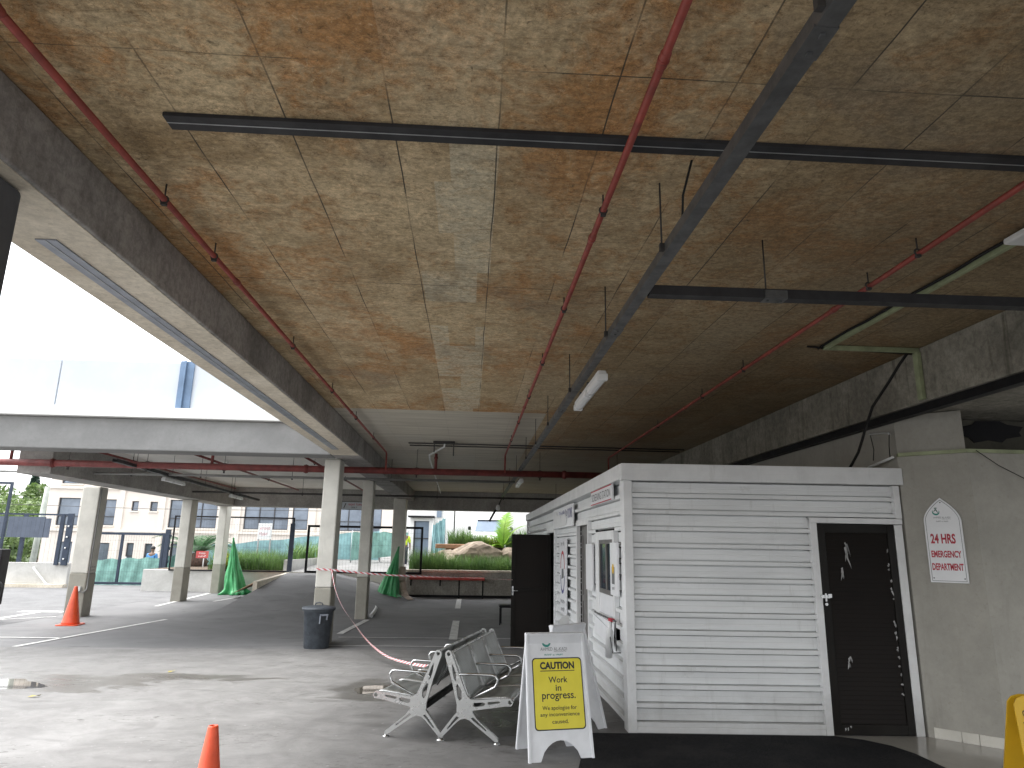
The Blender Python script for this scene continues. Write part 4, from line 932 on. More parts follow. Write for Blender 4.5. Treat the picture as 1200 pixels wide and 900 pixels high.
# ------------------------------------------------------------------ waiting bench, back to back
BO = Vector((-.22, 6.53, 0)); BU = Vector((.968, -.25, 0)); BV = Vector((.25, .968, 0))
def bench(sgn, label):
    def fn(a, z, d):
        u = a if sgn > 0 else .052 - a
        return BO + BU * u + BV * d + Vector((0, 0, z))
    t = thing('waiting_bench', fn(.25, 0, .87), label, 'bench', group='perforated steel waiting benches')
    outer = [(.042, .70), (.046, .728), (.066, .745), (.092, .74), (.105, .716), (.169, .56), (.255, .375), (.285, .352), (.33, .348), (.60, .374), (.645, .374), (.667, .345), (.65, .314), (.60, .312), (.31, .262), (.31, .247), (.165, .247), (.165, .30), (.109, .506)]
    holes = [circ(.074, .712, .016), circ(.637, .344, .017), [(.108, .64), (.128, .605), (.158, .53), (.152, .49), (.135, .505), (.118, .56)], [(.155, .455), (.172, .482), (.205, .41), (.208, .355), (.19, .335), (.170, .36)], [(.315, .325), (.40, .333), (.418, .324), (.41, .305), (.335, .292), (.312, .298)], [(.445, .338), (.545, .350), (.552, .340), (.54, .332), (.452, .317), (.44, .325)]]
    leg = [(.172, .248), (.142, .215), (.012, .052), (.004, .03), (.03, .028), (.05, .045), (.172, .165), (.205, .187), (.24, .194), (.275, .187), (.305, .168), (.49, .042), (.512, .025), (.54, .028), (.535, .052), (.35, .195), (.31, .248)]
    lhole = [[(.165, .21), (.08, .105), (.095, .105), (.165, .178), (.19, .2)], [(.315, .21), (.295, .20), (.32, .18), (.43, .105), (.44, .112)]]
    for d in (0, 1.74):
        fr = plate2d('end_frame', outer, holes, .03, lambda a, z, e, d=d: fn(a, z, d + e), 'polished_steel', t); bev(fr, .005)
        b = MB(); b.prism([(.185, .249), (.295, .249), (.24, .33)], d - .012, d + .012, lambda a, z, e: fn(a, z, e)); part('hub_cover', b, 'rubber' if sgn < 0 else 'polished_steel', t)
        lg = plate2d('leg', leg, lhole, .036, lambda a, z, e, d=d: fn(a, z, d + e), 'polished_steel', t); bev(lg, .007)
        for a in (.02, .527):
            b = MB(); b.lathe([(.03, .001), (.03, .012), (.012, .018), (.010, .04)], 14, Matrix.Translation(fn(a, 0, d))); part('foot', b, 'chrome', lg)
    for d in (0, .58, 1.16, 1.74):
        b = MB(); path = [(.253, .345), (.20, .42), (.158, .485), (.153, .515), (.165, .538), (.19, .549), (.3, .552), (.47, .555), (.503, .546), (.52, .52), (.518, .49), (.50, .458), (.45, .432), (.28, .350)]
        b.tube([fn(a, z, d) for a, z in path], .0115, 10); part('armrest', b, 'chrome', t)
    b = MB(); b.bar(fn(.24, .235, .02), fn(.24, .235, 1.72), .05, .045); part('beam', b, 'black_metal', t)
    prof_s = [(.640, .345), (.625, .366), (.59, .372), (.45, .360), (.33, .346), (.275, .348)]
    prof_b = [(.272, .352), (.245, .385), (.20, .49), (.155, .60), (.108, .712), (.09, .722), (.078, .715)]
    for k in range(3):
        d0, d1 = .035 + k * .5667, .035 + k * .5667 + .54
        for nm, pf in (('seat', prof_s), ('backrest', prof_b)):
            b = MB(); n = len(pf)
            vs = []
            ds = np.linspace(d0, d1, 5)
            for d in ds:
                for a, z in pf: vs.append(fn(a, z - .006 * math.sin(math.pi * (d - d0) / (d1 - d0)) if nm == 'seat' else z, d))
            b.add(vs, [(j * n + i, j * n + i + 1, (j + 1) * n + i + 1, (j + 1) * n + i) for j in range(4) for i in range(n - 1)], True)
            so_ = part(nm, b, 'perforated_steel', t); sm_ = so_.modifiers.new('thickness', 'SOLIDIFY'); sm_.thickness = .006; sm_.offset = 0
            b = MB()
            for d in (d0, d1): b.tube([fn(a, z, d) for a, z in pf], .009, 8)
            e = pf[0] if nm == 'seat' else pf[-2]; b.tube([fn(e[0], e[1], d0), fn(e[0], e[1], d1)], .011, 8)
            part('rim', b, 'polished_steel', so_)
    return t
bench(1, 'three-seat perforated steel bench facing right, partly behind the caution sign')
bench(-1, 'three-seat perforated steel bench facing left, backing onto the other bench')

# ------------------------------------------------------------------ cones, bin, tape, covers
def cone(loc, h, label, rz=0, top=1.0):
    t = thing('traffic_cone', loc, label, 'traffic cone', rz, group='orange traffic cones')
    k = h / .72
    b = MB(); b.lathe([(.165 * k, .022), (.15 * k, .06 * k), (.036 * k * top, h - .010), (.032 * k * top, h), (.024 * k * top, h), (.020 * k * top, h - .05)], 28); part('body', b, 'orange_plastic', t, local=True)
    b = MB(); s = .20 * k; b.prism([(s * x, s * y) for x, y in ((-1, -.8), (-.8, -1), (.8, -1), (1, -.8), (1, .8), (.8, 1), (-.8, 1), (-1, .8))], 0, .024, lambda x, y, z: (x, y, z)); part('base', b, 'orange_plastic', t, local=True, bevel=.006)
    return t
cone((-1.71, 5.22, 0), .425, 'small orange cone nearest the viewer on the pale concrete', .3, 1.6)
cone((-8.30, 15.68, -.1), .78, 'tall orange cone standing in front of a cream column', .1, .85)
t = thing('rubbish_bin', (-2.58, 12.72, zg(12.72)), 'dark grey plastic bin with lid in front of a cream column', 'bin')
b = MB(); b.lathe([(.20, 0), (.212, .01), (.248, .60), (.27, .61), (.27, .64), (.25, .645)], 32); part('body', b, 'bin_plastic', t, local=True)
b = MB(); b.lathe([(.285, .632), (.29, .65), (.28, .675), (.12, .70), (.02, .705)], 32); ld = part('lid', b, 'bin_plastic', t, local=True)
b = MB(); b.tube([(-.07, -.02, .69), (-.055, -.02, .735), (0, -.02, .75), (.055, -.02, .735), (.07, -.02, .69)], .011, 8); part('handle', b, 'bin_plastic', ld, local=True)
b = MB(); b.bar((.08, -.255, .56), (.20, -.19, .56), .03, .03); b.bar((.085, -.26, .545), (.08, -.25, .42), .02, .03, (0, 1, 0)); b.bar((.19, -.2, .545), (.185, -.185, .48), .02, .03, (0, 1, 0)); part('side_handle', b, 'channel_pale', t, local=True)
def ribbon(name, pts, wd, label, twist=0.0):
    P = [Vector(p) for p in pts]; fine = []
    for i in range(len(P) - 1):
        p0, p1, p2, p3 = P[max(i - 1, 0)], P[i], P[i + 1], P[min(i + 2, len(P) - 1)]
        for k in range(8):
            s = k / 8; fine.append(.5 * ((2 * p1) + (p2 - p0) * s + (2 * p0 - 5 * p1 + 4 * p2 - p3) * s * s + (3 * p1 - p0 - 3 * p2 + p3) * s ** 3))
    fine.append(P[-1]); me = bpy.data.meshes.new(name); vs = []; fs = []; u = []; L = 0
    for i, p in enumerate(fine):
        if i: L += (p - fine[i - 1]).length
        a = twist * L; d = (fine[min(i + 1, len(fine) - 1)] - fine[max(i - 1, 0)]).normalized(); x = d.cross(Vector((0, 0, 1)))
        x = x.normalized() if x.length > 1e-3 else Vector((1, 0, 0)); z = x.cross(d)
        o = (z * math.cos(a) + x * math.sin(a)) * wd / 2; vs += [p - o, p + o]; u += [(L, 0), (L, 1)]
    for i in range(len(fine) - 1): fs.append((2 * i, 2 * i + 1, 2 * i + 3, 2 * i + 2))
    loc = Vector(vs[0]); me.from_pydata([v - loc for v in vs], [], fs); uv = me.uv_layers.new(name='UVMap')
    for lp in me.loops: uv.data[lp.index].uv = u[lp.vertex_index]
    me.materials.append(MATS['tape_stripe']); o = link(name, me); o.location = loc; sd_ = o.modifiers.new('thickness', 'SOLIDIFY'); sd_.thickness = .001
    return tag(o, label, 'barrier tape')
ribbon('barrier_tape', [(-2.74, 12.97, 1.2), (-2.43, 12.96, 1.19), (-1.5, 12.95, 1.12), (-.5, 12.93, 1.10), (.81, 12.88, 1.07)], .036, 'red and white tape stretched level from the column to the open dark door', .5)
ribbon('barrier_tape', [(-2.46, 12.96, 1.2), (-2.35, 12.85, .87), (-2.15, 12.6, .58), (-1.86, 12.2, .34), (-1.54, 11.6, .15), (-1.18, 10.9, .05), (-.80, 10.2, .06), (-.45, 9.5, .13), (-.2, 8.9, .24), (.0, 8.3, .42)], .036, 'red and white tape sagging from the column down to the benches', .7)
b = MB(); b.tube([(-2.95, 23.4, .0), (-2.72, 22.9, -.04), (-2.62, 22, -.06), (-2.68, 21, -.06), (-2.5, 20, -.07), (-2.42, 19, -.06), (-2.36, 18, -.06), (-2.32, 17.75, -.05)], .045, 6); single('twisted_tape', b, 'sand_paper', 'twisted white tape trailing on the asphalt behind the second column', 'tape')

def cover(loc, h, lean, label, seed):
    rr_ = random.Random(seed); ph = rr_.uniform(0, 6)
    t = thing('green_cover', loc, label, 'cover', group='green tarpaulin covers wrapped to a point')
    b = MB(); pr = []
    for z in np.linspace(0, 1, 22): pr.append((.34 * (1 - z) ** 1.1 + .025 + .16 * max(0, .08 - z) / .08, z * h))
    sh = Matrix.Identity(4); sh[0][2] = lean
    b.lathe(pr, 72, sh, True, rfun=lambda a, z: 1 + .17 * math.cos(5 * a + ph + z) * (1 - z / h) ** .3 + .09 * math.cos(11 * a + 2 * ph) + .05 * math.sin(17 * a + 9 * z / h) + .05 * math.sin(7 * a - 14 * z / h + ph) + .12 * max(0, .15 - z) * 6 * math.sin(8 * a))
    part('cover', b, 'tarp_green', t, local=True)
    b = MB(); b.lathe([(.03, h - .03), (.032, h + .02), (.01, h + .05)], 12, sh); part('tip', b, 'tarp_green', t, local=True)
    return t
cover((-8.0, 25.15, -.09), 1.85, -.13, 'green wrapped cover beside the far left columns', 2)
cover((-2.66, 23.6, -.09), 1.65, .20, 'green wrapped cover beside the retaining wall column', 5)
b = MB(); pts = [(-2.28, 23.75, .95), (-2.26, 23.7, .5), (-2.2, 23.6, .2), (-2.1, 23.45, .03), (-1.92, 23.3, -.08)]
for i in range(4):
    (x0, y0, z0), (x1, y1, z1) = pts[i], pts[i + 1]; b.add([(x0, y0, z0), (x0 + .2, y0 + .06, z0), (x1 + .2, y1 + .06, z1), (x1, y1, z1)], [(0, 1, 2, 3)], True)
o = single('bent_board', b, 'cardboard', 'pale brown board bending onto the floor beside the right green cover', 'board'); o.modifiers.new('thickness', 'SOLIDIFY').thickness = .012

# ------------------------------------------------------------------ far retaining wall, bench, stool
t = thing('planter_wall', (3, 25.15, -.1), 'stained concrete retaining wall of the planter at the far end', 'wall', kind='thing')
b = MB(); b.box(-2.15, 9, 25.0, 25.25, -.12, .74); part('wall', b, 'planter_concrete', t, bevel=.01)
b = MB(); b.box(-2.18, 9, 24.96, 25.30, .742, .82); part('coping', b, 'soffit_concrete', t, bevel=.01)
b = MB(); b.box(-2.1, 9, 24.96, 24.998, -.11, -.02); part('base_strip', b, 'black_metal', t)
t = thing('red_bench', (-.7, 24.7, -.1), 'long red plank bench on black legs along the far wall', 'bench')
b = MB(); b.box(-2.0, .58, 24.55, 24.9, .50, .585); part('plank', b, 'red_bench_paint', t, bevel=.01)
for x in (-1.95, -.95, .52):
    b = MB(); b.box(x - .025, x + .025, 24.60, 24.65, .30 if x < -.9 else -.1, .499); b.box(x - .025, x + .025, 24.651, 24.95, .44, .499); part('leg', b, 'black_metal', t)
b = MB(); b.box(-.32, -.27, 24.60, 24.65, -.1, .499); part('leg', b, 'black_metal', t)
t = thing('black_stool', (.98, 16.7, -.1), 'low black stool beside the open dark door', 'stool')
b = MB(); b.box(.74, 1.24, 16.5, 16.9, .28, .34); part('seat', b, 'black_metal', t, bevel=.02)
for x, y in ((.76, 16.52), (1.2, 16.52), (.80, 16.86), (1.2, 16.86)):
    b = MB(); b.tube([(x, y, -.1), (x, y, .279)], .016, 8); part('leg', b, 'black_metal', t)

# ------------------------------------------------------------------ foliage helpers
def blades(mb, xs, ys, z, n, h, spread, seed, wd=.012):
    r_ = np.random.default_rng(seed)
    for _ in range(n):
        x = r_.uniform(*xs); y = r_.uniform(*ys); hh = h * r_.uniform(.55, 1.15); a = r_.uniform(0, 6.28); s = spread * r_.uniform(.1, 1) * hh; w_ = wd * r_.uniform(.7, 1.5); zz = z(x, y) if callable(z) else z
        dx, dy = math.cos(a), math.sin(a); px, py = -dy * w_, dx * w_
        pts = []
        for k in (0, .35, .7, 1):
            o = s * k * k; zz2 = zz + hh * (k - .25 * k * k * min(1, s / hh)); t_ = 1 - k * .95
            pts += [(x + dx * o + px * t_, y + dy * o + py * t_, zz2), (x + dx * o - px * t_, y + dy * o - py * t_, zz2)]
        mb.add(pts, [(0, 1, 3, 2), (2, 3, 5, 4), (4, 5, 7, 6)], True)
def leaves(mb, centres, n, size, seed):
    r_ = np.random.default_rng(seed)
    for (cx, cy, cz, rx, ry, rz_) in centres:
        for _ in range(n):
            d = r_.normal(size=3); d /= np.linalg.norm(d); q = d * r_.uniform(.45, 1.05) ** .6
            p = Vector((cx + q[0] * rx, cy + q[1] * ry, cz + q[2] * rz_)); s = size * r_.uniform(.6, 1.4)
            u = Vector(r_.normal(size=3)).normalized(); v = u.orthogonal().normalized() * .6
            mb.add([p - u * s, p + v * s * .6, p + u * s, p - v * s * .6], [(0, 1, 2, 3)])
def bush(loc, r_, h, mt, label, cat, seed, n=260, size=.05, group=None, blade=False):
    t = thing('leafy_bush' if not blade else 'grassy_bush', loc, label, cat, group=group)
    b = MB()
    if blade:
        k = np.random.default_rng(seed)
        blades(b, (loc[0] - r_ * .85, loc[0] + r_ * .85), (loc[1] - r_ * .5, loc[1] + r_ * .5), loc[2], n, h, .8, seed, .016)
    else:
        k = np.random.default_rng(seed); cs = [(loc[0] + k.normal() * r_ * .45, loc[1] + k.normal() * r_ * .3, loc[2] + h * k.uniform(.3, .85), r_ * .5, r_ * .5, h * .3) for _ in range(9)]
        leaves(b, cs, n // 9, size, seed)
    part('foliage', b, mt, t)
    b = MB()
    for i in range(4): b.tube([(loc[0] + .02 * i, loc[1], loc[2] - .02), (loc[0] + r_ * .3 * math.cos(i * 1.6), loc[1] + r_ * .3 * math.sin(i * 1.6), loc[2] + h * .5)], [.014, .006], 6)
    part('stems', b, 'bark', t); return t
def palm(loc, trunk, fl, n, mt, label, seed, width=.05, upright=.5, group=None, fronds=None):
    t = thing('palm_tree', loc, label, 'palm', group=group); r_ = random.Random(seed)
    b = MB(); b.tube([(loc[0], loc[1], loc[2] - .05), (loc[0] + .02, loc[1], loc[2] + trunk * .5), (loc[0], loc[1], loc[2] + trunk)], [.10, .08, .06], 10); part('trunk', b, 'bark', t)
    b = MB(); top = Vector((loc[0], loc[1], loc[2] + trunk))
    fronds_ = fronds or [(6.28 * i / n + r_.uniform(-.3, .3), upright * r_.uniform(.6, 1.3), fl * r_.uniform(.75, 1.1)) for i in range(n)]
    for a, el, L in fronds_:
        rib = [Vector((0, 0, 0))]
        for k in range(1, 12):
            e = el - (k / 11) ** 1.6 * 1.15; rib.append(rib[-1] + Vector((math.cos(a) * math.cos(e), math.sin(a) * math.cos(e), math.sin(e))) * L / 11)
        rib = [top + q for q in rib]; b.tube(rib, [.018 * (1 - .8 * k / 11) + .003 for k in range(12)], 5)
        for k in range(2, 12):
            d = (rib[k] - rib[k - 1]).normalized(); sd_ = d.cross(Vector((0, 0, 1))).normalized()
            for m_ in range(4):
                p = rib[k - 1].lerp(rib[k], m_ / 4)
                for sg in (-1, 1):
                    l = fl * .30 * math.sin(math.pi * min(.96, (k + m_ / 4) / 12)) + .06
                    q = p + (sd_ * sg * .75 + d * .55 + Vector((0, 0, -.12 + .1 * r_.random()))) * l; w_ = d * width * .35
                    b.add([p - w_, p + w_, q], [(0, 1, 2)])
    part('crown', b, mt, t); return t
def tree(loc, h, r_, mt, label, seed, trunk=.3, n=90, size=.20, lobes=26, group=None, name='leafy_tree'):
    t = thing(name, loc, label, 'tree', group=group); k = np.random.default_rng(seed)
    b = MB(); top = Vector((loc[0], loc[1], loc[2] + h * .6)); b.tube([(loc[0], loc[1], loc[2] - .3), (loc[0] + .1, loc[1], loc[2] + h * .3), top], [trunk, trunk * .7, trunk * .35], 8)
    cs = []
    for i in range(lobes):
        a = k.uniform(0, 6.28); rr_ = r_ * k.uniform(.15, .95) ; zz = loc[2] + h * k.uniform(.38, .93); fac = 1 - abs((zz - loc[2]) / h - .6) * .9
        c = (loc[0] + rr_ * fac * math.cos(a), loc[1] + rr_ * fac * math.sin(a), zz); q = r_ * k.uniform(.2, .38); cs.append((*c, q, q, q * .65))
        if i % 3 == 0: b.tube([(loc[0] + .1, loc[1], loc[2] + h * k.uniform(.25, .5)), ((c[0] + loc[0]) / 2, (c[1] + loc[1]) / 2, zz - h * .1), c], [trunk * .3, trunk * .18, .03], 6)
    part('trunk', b, 'bark', t); b = MB(); leaves(b, cs, n, size, seed); part('crown', b, mt, t); return t
def rockmesh(name, cx, cy, cz, rx, ry, rz_, seed, label):
    bm = bmesh.new(); bmesh.ops.create_icosphere(bm, subdivisions=4, radius=1); k = np.random.default_rng(seed)
    dirs = k.normal(size=(16, 3)); dirs /= np.linalg.norm(dirs, axis=1)[:, None]; lim = k.uniform(.62, .95, 16)
    for v in bm.verts:
        p = np.array(v.co[:]); m_ = max((dirs @ p) / lim); p = p / max(1, m_); p += .03 * np.sin(p[[1, 2, 0]] * 9 + seed) + .015 * np.sin(p[[2, 0, 1]] * 23)
        v.co = (p[0] * rx, p[1] * ry, p[2] * rz_)
    me = bpy.data.meshes.new(name); bm.to_mesh(me); bm.free(); me.materials.append(MATS['rock']); o = link(name, me); o.location = (cx, cy, cz); return tag(o, label, 'rock')

# planter at the far right: soil, grass, rocks, upper bed
b = MB(); b.box(-2.1, 9, 25.26, 27.2, .3, .72); struct('planter_soil', b, 'soil')
b = MB(); blades(b, (-1.95, 4.5), (25.35, 26.6), .72, 5200, .66, .7, 3, .012); blades(b, (-2.1, -.9), (25.35, 26.5), .72, 900, .85, .6, 4, .011)
single('planter_grass', b, 'leaf_grass', 'long green grass in the planter behind the far wall', 'grass', kind='stuff', keep=True, recalc=False)
b = MB(); b.box(-.9, 9, 27.4, 31, .5, 1.62); struct('upper_bed', b, 'soil')
rockmesh('rock', .35, 27.05, 1.18, 1.35, .6, .78, 3, 'long brown boulder behind the planter grass')
rockmesh('rock', -.95, 26.9, 1.0, .6, .5, .58, 9, 'rounded pale boulder at the left end of the rock bank')
rockmesh('rock', 1.75, 27.1, 1.05, .7, .5, .62, 12, 'brown boulder right of the bright palm')
b = MB(); b.box(-1.3, -.15, 27.3, 27.5, 1.55, 1.72); single('stone_block', b, 'brick_top', 'flat brown stone slab capping the rock bank', 'stone', bevel=.03)
for i, (x, y, h, mt_, lb, bl) in enumerate(((-.35, 28.0, .75, 'leaf_grass', 'dark green grassy bush beside the thin post on the rock bank', True), (.25, 27.9, .62, 'leaf_grass', 'mid green grassy bush below the van windscreen', True), (.85, 28.0, .55, 'leaf_lime', 'yellow-green grassy bush left of the bright palm', True), (1.95, 28.2, .8, 'leaf_grass', 'thin grassy bush right of the bright palm', True))):
    bush((x, y, 1.6), .55, h, mt_, lb, 'bush', 20 + i, 420, blade=bl)
palm((1.32, 27.3, 1.45), .15, 1.55, 6, 'leaf_brightpalm', 'bright green young palm growing out of the rock bank', 5, .10, 1.30, fronds=[(1.2, 1.62, 1.65), (.1, 1.25, 1.35), (2.9, 1.15, .85), (-.3, .75, .8), (3.6, .6, .6), (1.5, 1.3, 1.1)])
b = MB(); b.tube([(-.62, 28.6, 1.5), (-.62, 28.6, 4.6)], .025, 8); single('thin_post', b, 'dark_pipe', 'thin dark post standing on the rock bank before the white wall', 'post')
t = thing('white_building', (3, 34.5, 0), 'bright white rendered wall behind the rock bank', 'wall', kind='thing')
b = MB(); b.box(-1.25, 12, 34, 34.4, 0, 6.5); part('wall', b, 'building_white', t)
b = MB(); b.box(-1.3, 12, 33.95, 33.999, 1.3, 1.6); part('plinth', b, 'plaster_grey', t)
# van before the white wall
t = thing('parked_van', (.95, 32.2, 1.1), 'white van facing the deck above the rock bank, windscreen showing', 'van')
b = MB(); pr = [(-.0, .25), (.0, .85), (.12, 1.02), (.75, 1.18), (1.15, 1.72), (1.4, 1.80), (4.4, 1.82), (4.5, 1.6), (4.5, .25)]
b.prism(pr, .1, 1.82, lambda a, z, d: (d, 31.3 + a, 1.1 + z)); part('body', b, 'van_white', t, bevel=.06)
b = MB(); b.add([(.25, 32.06, 2.32), (1.66, 32.06, 2.32), (1.56, 32.41, 2.80), (.36, 32.41, 2.80)], [(0, 1, 2, 3)]); o = part('windscreen', b, 'glass_blue', t); o.modifiers.new('thickness', 'SOLIDIFY').thickness = .01
b = MB(); b.bar((.36, 32.38, 2.83), (1.56, 32.38, 2.83), .03, .05); part('top_trim', b, 'black_metal', t)
for x in (.0, 1.92):
    b = MB(); b.lathe([(.03, -.08), (.07, -.06), (.07, .06), (.03, .08)], 10, Matrix.Translation((x, 32.1, 2.45))); b.bar((x, 32.12, 2.42), (.96 + (x - .96) * .88, 32.2, 2.38), .02, .02); part('mirror', b, 'black_metal', t)
for x in (.22, 1.70):
    for y in (32.1, 34.9):
        b = MB(); b.lathe([(.2, -.09), (.3, -.09), (.3, .09), (.2, .09)], 18, Matrix.Translation((x, y, 1.4)) @ Matrix.Rotation(R(90), 4, 'Y')); wl = part('wheel', b, 'rubber', t)
b = MB(); b.box(.3, .55, 31.28, 31.31, 1.75, 1.9); b.box(1.37, 1.62, 31.28, 31.31, 1.75, 1.9); part('headlight', b, 'glass_blue', t)
b = MB(); b.box(-.3, 12, 31.0, 33.9, .5, 1.1); struct('upper_ground', b, 'asphalt')
# glazed porch left of the white wall
t = thing('glazed_porch', (-2.3, 34.2, .6), 'white porch with a grey glazed door behind the planter grass', 'building', kind='thing')
b = MB(); b.box(-2.85, -2.68, 33.9, 34.4, .5, 2.95); b.box(-1.95, -1.75, 33.9, 34.4, .5, 2.95); b.box(-2.679, -1.951, 33.9, 34.4, 2.80, 2.95); b.box(-2.9, -1.3, 34.41, 36, .5, 4.5); part('wall', b, 'building_white', t)
b = MB(); b.box(-2.95, -1.7, 33.6, 34.4, 2.96, 3.03); part('canopy', b, 'black_metal', t)
b = MB(); b.box(-2.679, -1.951, 34.1, 34.15, .55, 2.79); dd = part('door', b, 'glass_blue', t)
b = MB(); b.box(-2.679, -1.951, 34.05, 34.099, 1.95, 2.0); b.box(-2.66, -2.61, 34.05, 34.098, .55, 2.79); part('door_rail', b, 'window_frame', dd)
b = MB(); b.box(-1.62, -1.38, 34.36, 34.409, 3.0, 3.4); part('window', b, 'glass_blue', t)

# ------------------------------------------------------------------ gates and mesh fences
def frame_gate(name, x0, x1, y, z0, z1, label, mt, th=.06, mull=(), wires=.12, cat='gate'):
    t = thing(name, ((x0 + x1) / 2, y, z0), label, cat)
    b = MB(); h = th / 2
    b.box(x0, x0 + th, y - h, y + h, z0, z1); b.box(x1 - th, x1, y - h, y + h, z0, z1); b.box(x0 + th + .001, x1 - th - .001, y - h, y + h, z1 - th, z1); b.box(x0 + th + .001, x1 - th - .001, y - h, y + h, z0, z0 + th)
    part('frame', b, mt, t, bevel=.005)
    for x in mull:
        b = MB(); b.box(x - h, x + h, y - h + .002, y + h - .002, z0 + th + .001, z1 - th - .001); part('mullion', b, mt, t)
    if wires:
        b = MB(); x = x0 + th
        while x < x1 - th: b.tube([(x, y, z0 + th), (x, y, z1 - th)], .0022, 4, False); x += wires
        z = z0 + th
        while z < z1 - th: b.tube([(x0 + th, y, z), (x1 - th, y, z)], .0022, 4, False); z += wires * 4
        part('wire_mesh', b, 'wire_mesh', t)
    return t
frame_gate('sliding_gate', -5.64, -1.62, 25.36 - .5, .66, 2.28, 'wide black framed sliding gate across the ramp top', 'black_metal', .075, wires=.11)
frame_gate('mesh_gate', -15.0, -12.2, 29.0, -.05, 1.95, 'blue-grey double mesh gate behind the far orange cone', 'frame_navy', .09, mull=(-13.85,), wires=.1)
t = thing('gate_post', (-12.05, 28.9, -.2), 'thick blue-grey post closing the right side of the double mesh gate', 'post'); b = MB(); b.box(-12.13, -11.97, 28.82, 28.98, -.2, 2.1); part('post', b, 'frame_navy', t)
b = MB()
for z in (.2, .8, 1.3, 1.8): b.box(-11.969, -11.92, 28.86, 28.94, z, z + .1)
part('hinge', b, 'frame_navy', t)
t = frame_gate('mesh_fence', -10.7, -6.4, 26.05, .62, 2.56, 'black framed mesh fence on the low wall left of the ramp', 'black_metal', .05, wires=.1, cat='fence')
b = MB(); b.box(-6.52, -6.36, 25.96, 26.02, .45, 2.35); part('end_post', b, 'frame_navy', t)
frame_gate('swing_gate', -17.5, -13.98, 22.0, .35, 3.33, 'tall dark framed gate leaf cut by the left picture edge', 'frame_navy', .07, wires=.14)
t = thing('mesh_fence', (-16.5, 27.45, .7), 'navy mesh fence on the low wall at far left', 'fence')
b = MB(); b.box(-21, -15.2, 27.4, 27.46, 2.52, 2.58); b.box(-15.2, -15.0, 27.38, 27.48, .7, 2.6); b.box(-15.45, -15.32, 27.38, 27.48, .7, 2.55); part('frame', b, 'frame_navy', t)
b = MB(); x = -21
while x < -15.3: b.tube([(x, 27.43, .75), (x, 27.43, 2.52)], .003, 4, False); x += .16
part('wire_mesh', b, 'wire_mesh', t)
b = MB()
for z in (.9, 1.3, 1.7, 2.1): b.lathe([(.03, 0), (.03, .06)], 8, Matrix.Translation((-15.1, 27.34, z)))
part('insulator', b, 'white_plastic', t)

# low walls
t = thing('low_wall', (-18, 27.6, -.1), 'pale grey low wall under the navy fence at far left', 'wall', kind='thing'); b = MB(); b.box(-23, -14.95, 27.5, 27.75, -.15, .78); part('wall', b, 'deck_paint', t, bevel=.01)
b = MB(); b.box(-23, -14.9, 27.2, 27.499, -.12, .02); part('footing', b, 'soffit_concrete', t)
pipe('drain_pipe', [(-16.15, 27.4, .62), (-16.1, 27.38, .55), (-15.6, 27.36, .05), (-15.45, 27.36, -.02), (-14.9, 27.36, -.04)], .035, 'white_plastic', 'white bent drain pipe on the low wall at far left', 'pipe', 8)
t = thing('low_wall', (-9.3, 26.5, -.1), 'pale low wall behind the far left columns, beside the ramp', 'wall', kind='thing'); b = MB(); b.box(-11.6, -6.5, 26.1, 26.35, -.12, .65); b.box(-6.75, -6.5, 26.36, 34, .3, 1.05); part('wall', b, 'deck_paint', t, bevel=.01)
t = thing('ramp_wall', (-6.45, 23.7, -.1), 'short concrete kerb wall along the left side of the ramp', 'wall', kind='thing'); b = MB(); b.prism([(22.0, -.12), (26.09, -.12), (26.09, .63), (22.0, .50)], -6.5, -6.36, lambda y, z, x: (x, y, z)); part('wall', b, 'soffit_concrete', t, bevel=.01)
b = MB(); b.add([(-7.6, 23.5, .02), (-6.51, 22.2, .46), (-6.51, 26.09, .58), (-7.6, 26.09, .30)], [(0, 1, 2, 3)]); struct('earth_bank', b, 'brick_top')
b = MB(); b.box(-11.5, -6.76, 26.36, 33, -.2, .66); struct('planter_soil', b, 'soil')
b = MB(); blades(b, (-9.5, -6.9), (26.5, 28.5), .66, 2600, .75, .75, 31, .013); blades(b, (-6.74, -6.55), (27, 33), 1.05, 500, .75, .9, 33, .014)
single('planter_grass', b, 'leaf_grass', 'long arching grass behind the low wall left of the ramp', 'grass', kind='stuff', keep=True, recalc=False)
bush((-9.0, 26.6, .66), .3, .55, 'leaf_yellow', 'yellow bush by the column at the ramp wall', 'bush', 41, 500, .045)
bush((-6.0, 30.5, .95), .45, .8, 'leaf_yellow', 'yellow bush at the top of the ramp', 'bush', 42, 600, .05)
palm((-11.6, 31, -.2), 1.35, 2.1, 20, 'leaf_palm', 'dark green palm behind the middle far left column', 8, .06, .75)
b = MB(); b.lathe([(.42, 0), (.5, .25), (.3, .5), (.1, .6)], 16, Matrix.Translation((-11.2, 29.8, .6))); single('mulch_mound', b, 'mulch', 'dark mulch mound under the palm behind the low wall', 'mound')
t = thing('red_sign', (-10.66, 29, .66), 'small red notice on a stake in the planter by the palm', 'sign'); b = MB(); b.box(-10.9, -10.42, 28.98, 29.0, 1.0, 1.28); part('board', b, 'sign_red_paint', t); b = MB(); b.tube([(-10.6, 29.02, .5), (-10.6, 29.02, 1.1)], .02, 6); part('stake', b, 'white_plastic', t)
b = MB(); mm = plane_matrix((-10.66, 28.98, 1.14), (1, 0, 0), (0, 0, 1)); print_marks(mm @ Matrix.Translation((0, .06, 0)), .26, .08, 'sand_paper', t, (4,), 5); print_marks(mm @ Matrix.Translation((0, -.06, 0)), .30, .07, 'sand_paper', t, (5,), 6)
t = thing('ramp_sign', (-8, 28, .6), 'white board on two posts standing in the grass left of the ramp', 'sign', R(-14)); W = ROOT[t]
b = MB(); b.box(-.29, .29, -.02, .0, 1.18, 1.79, W); part('board', b, 'sign_white', t)
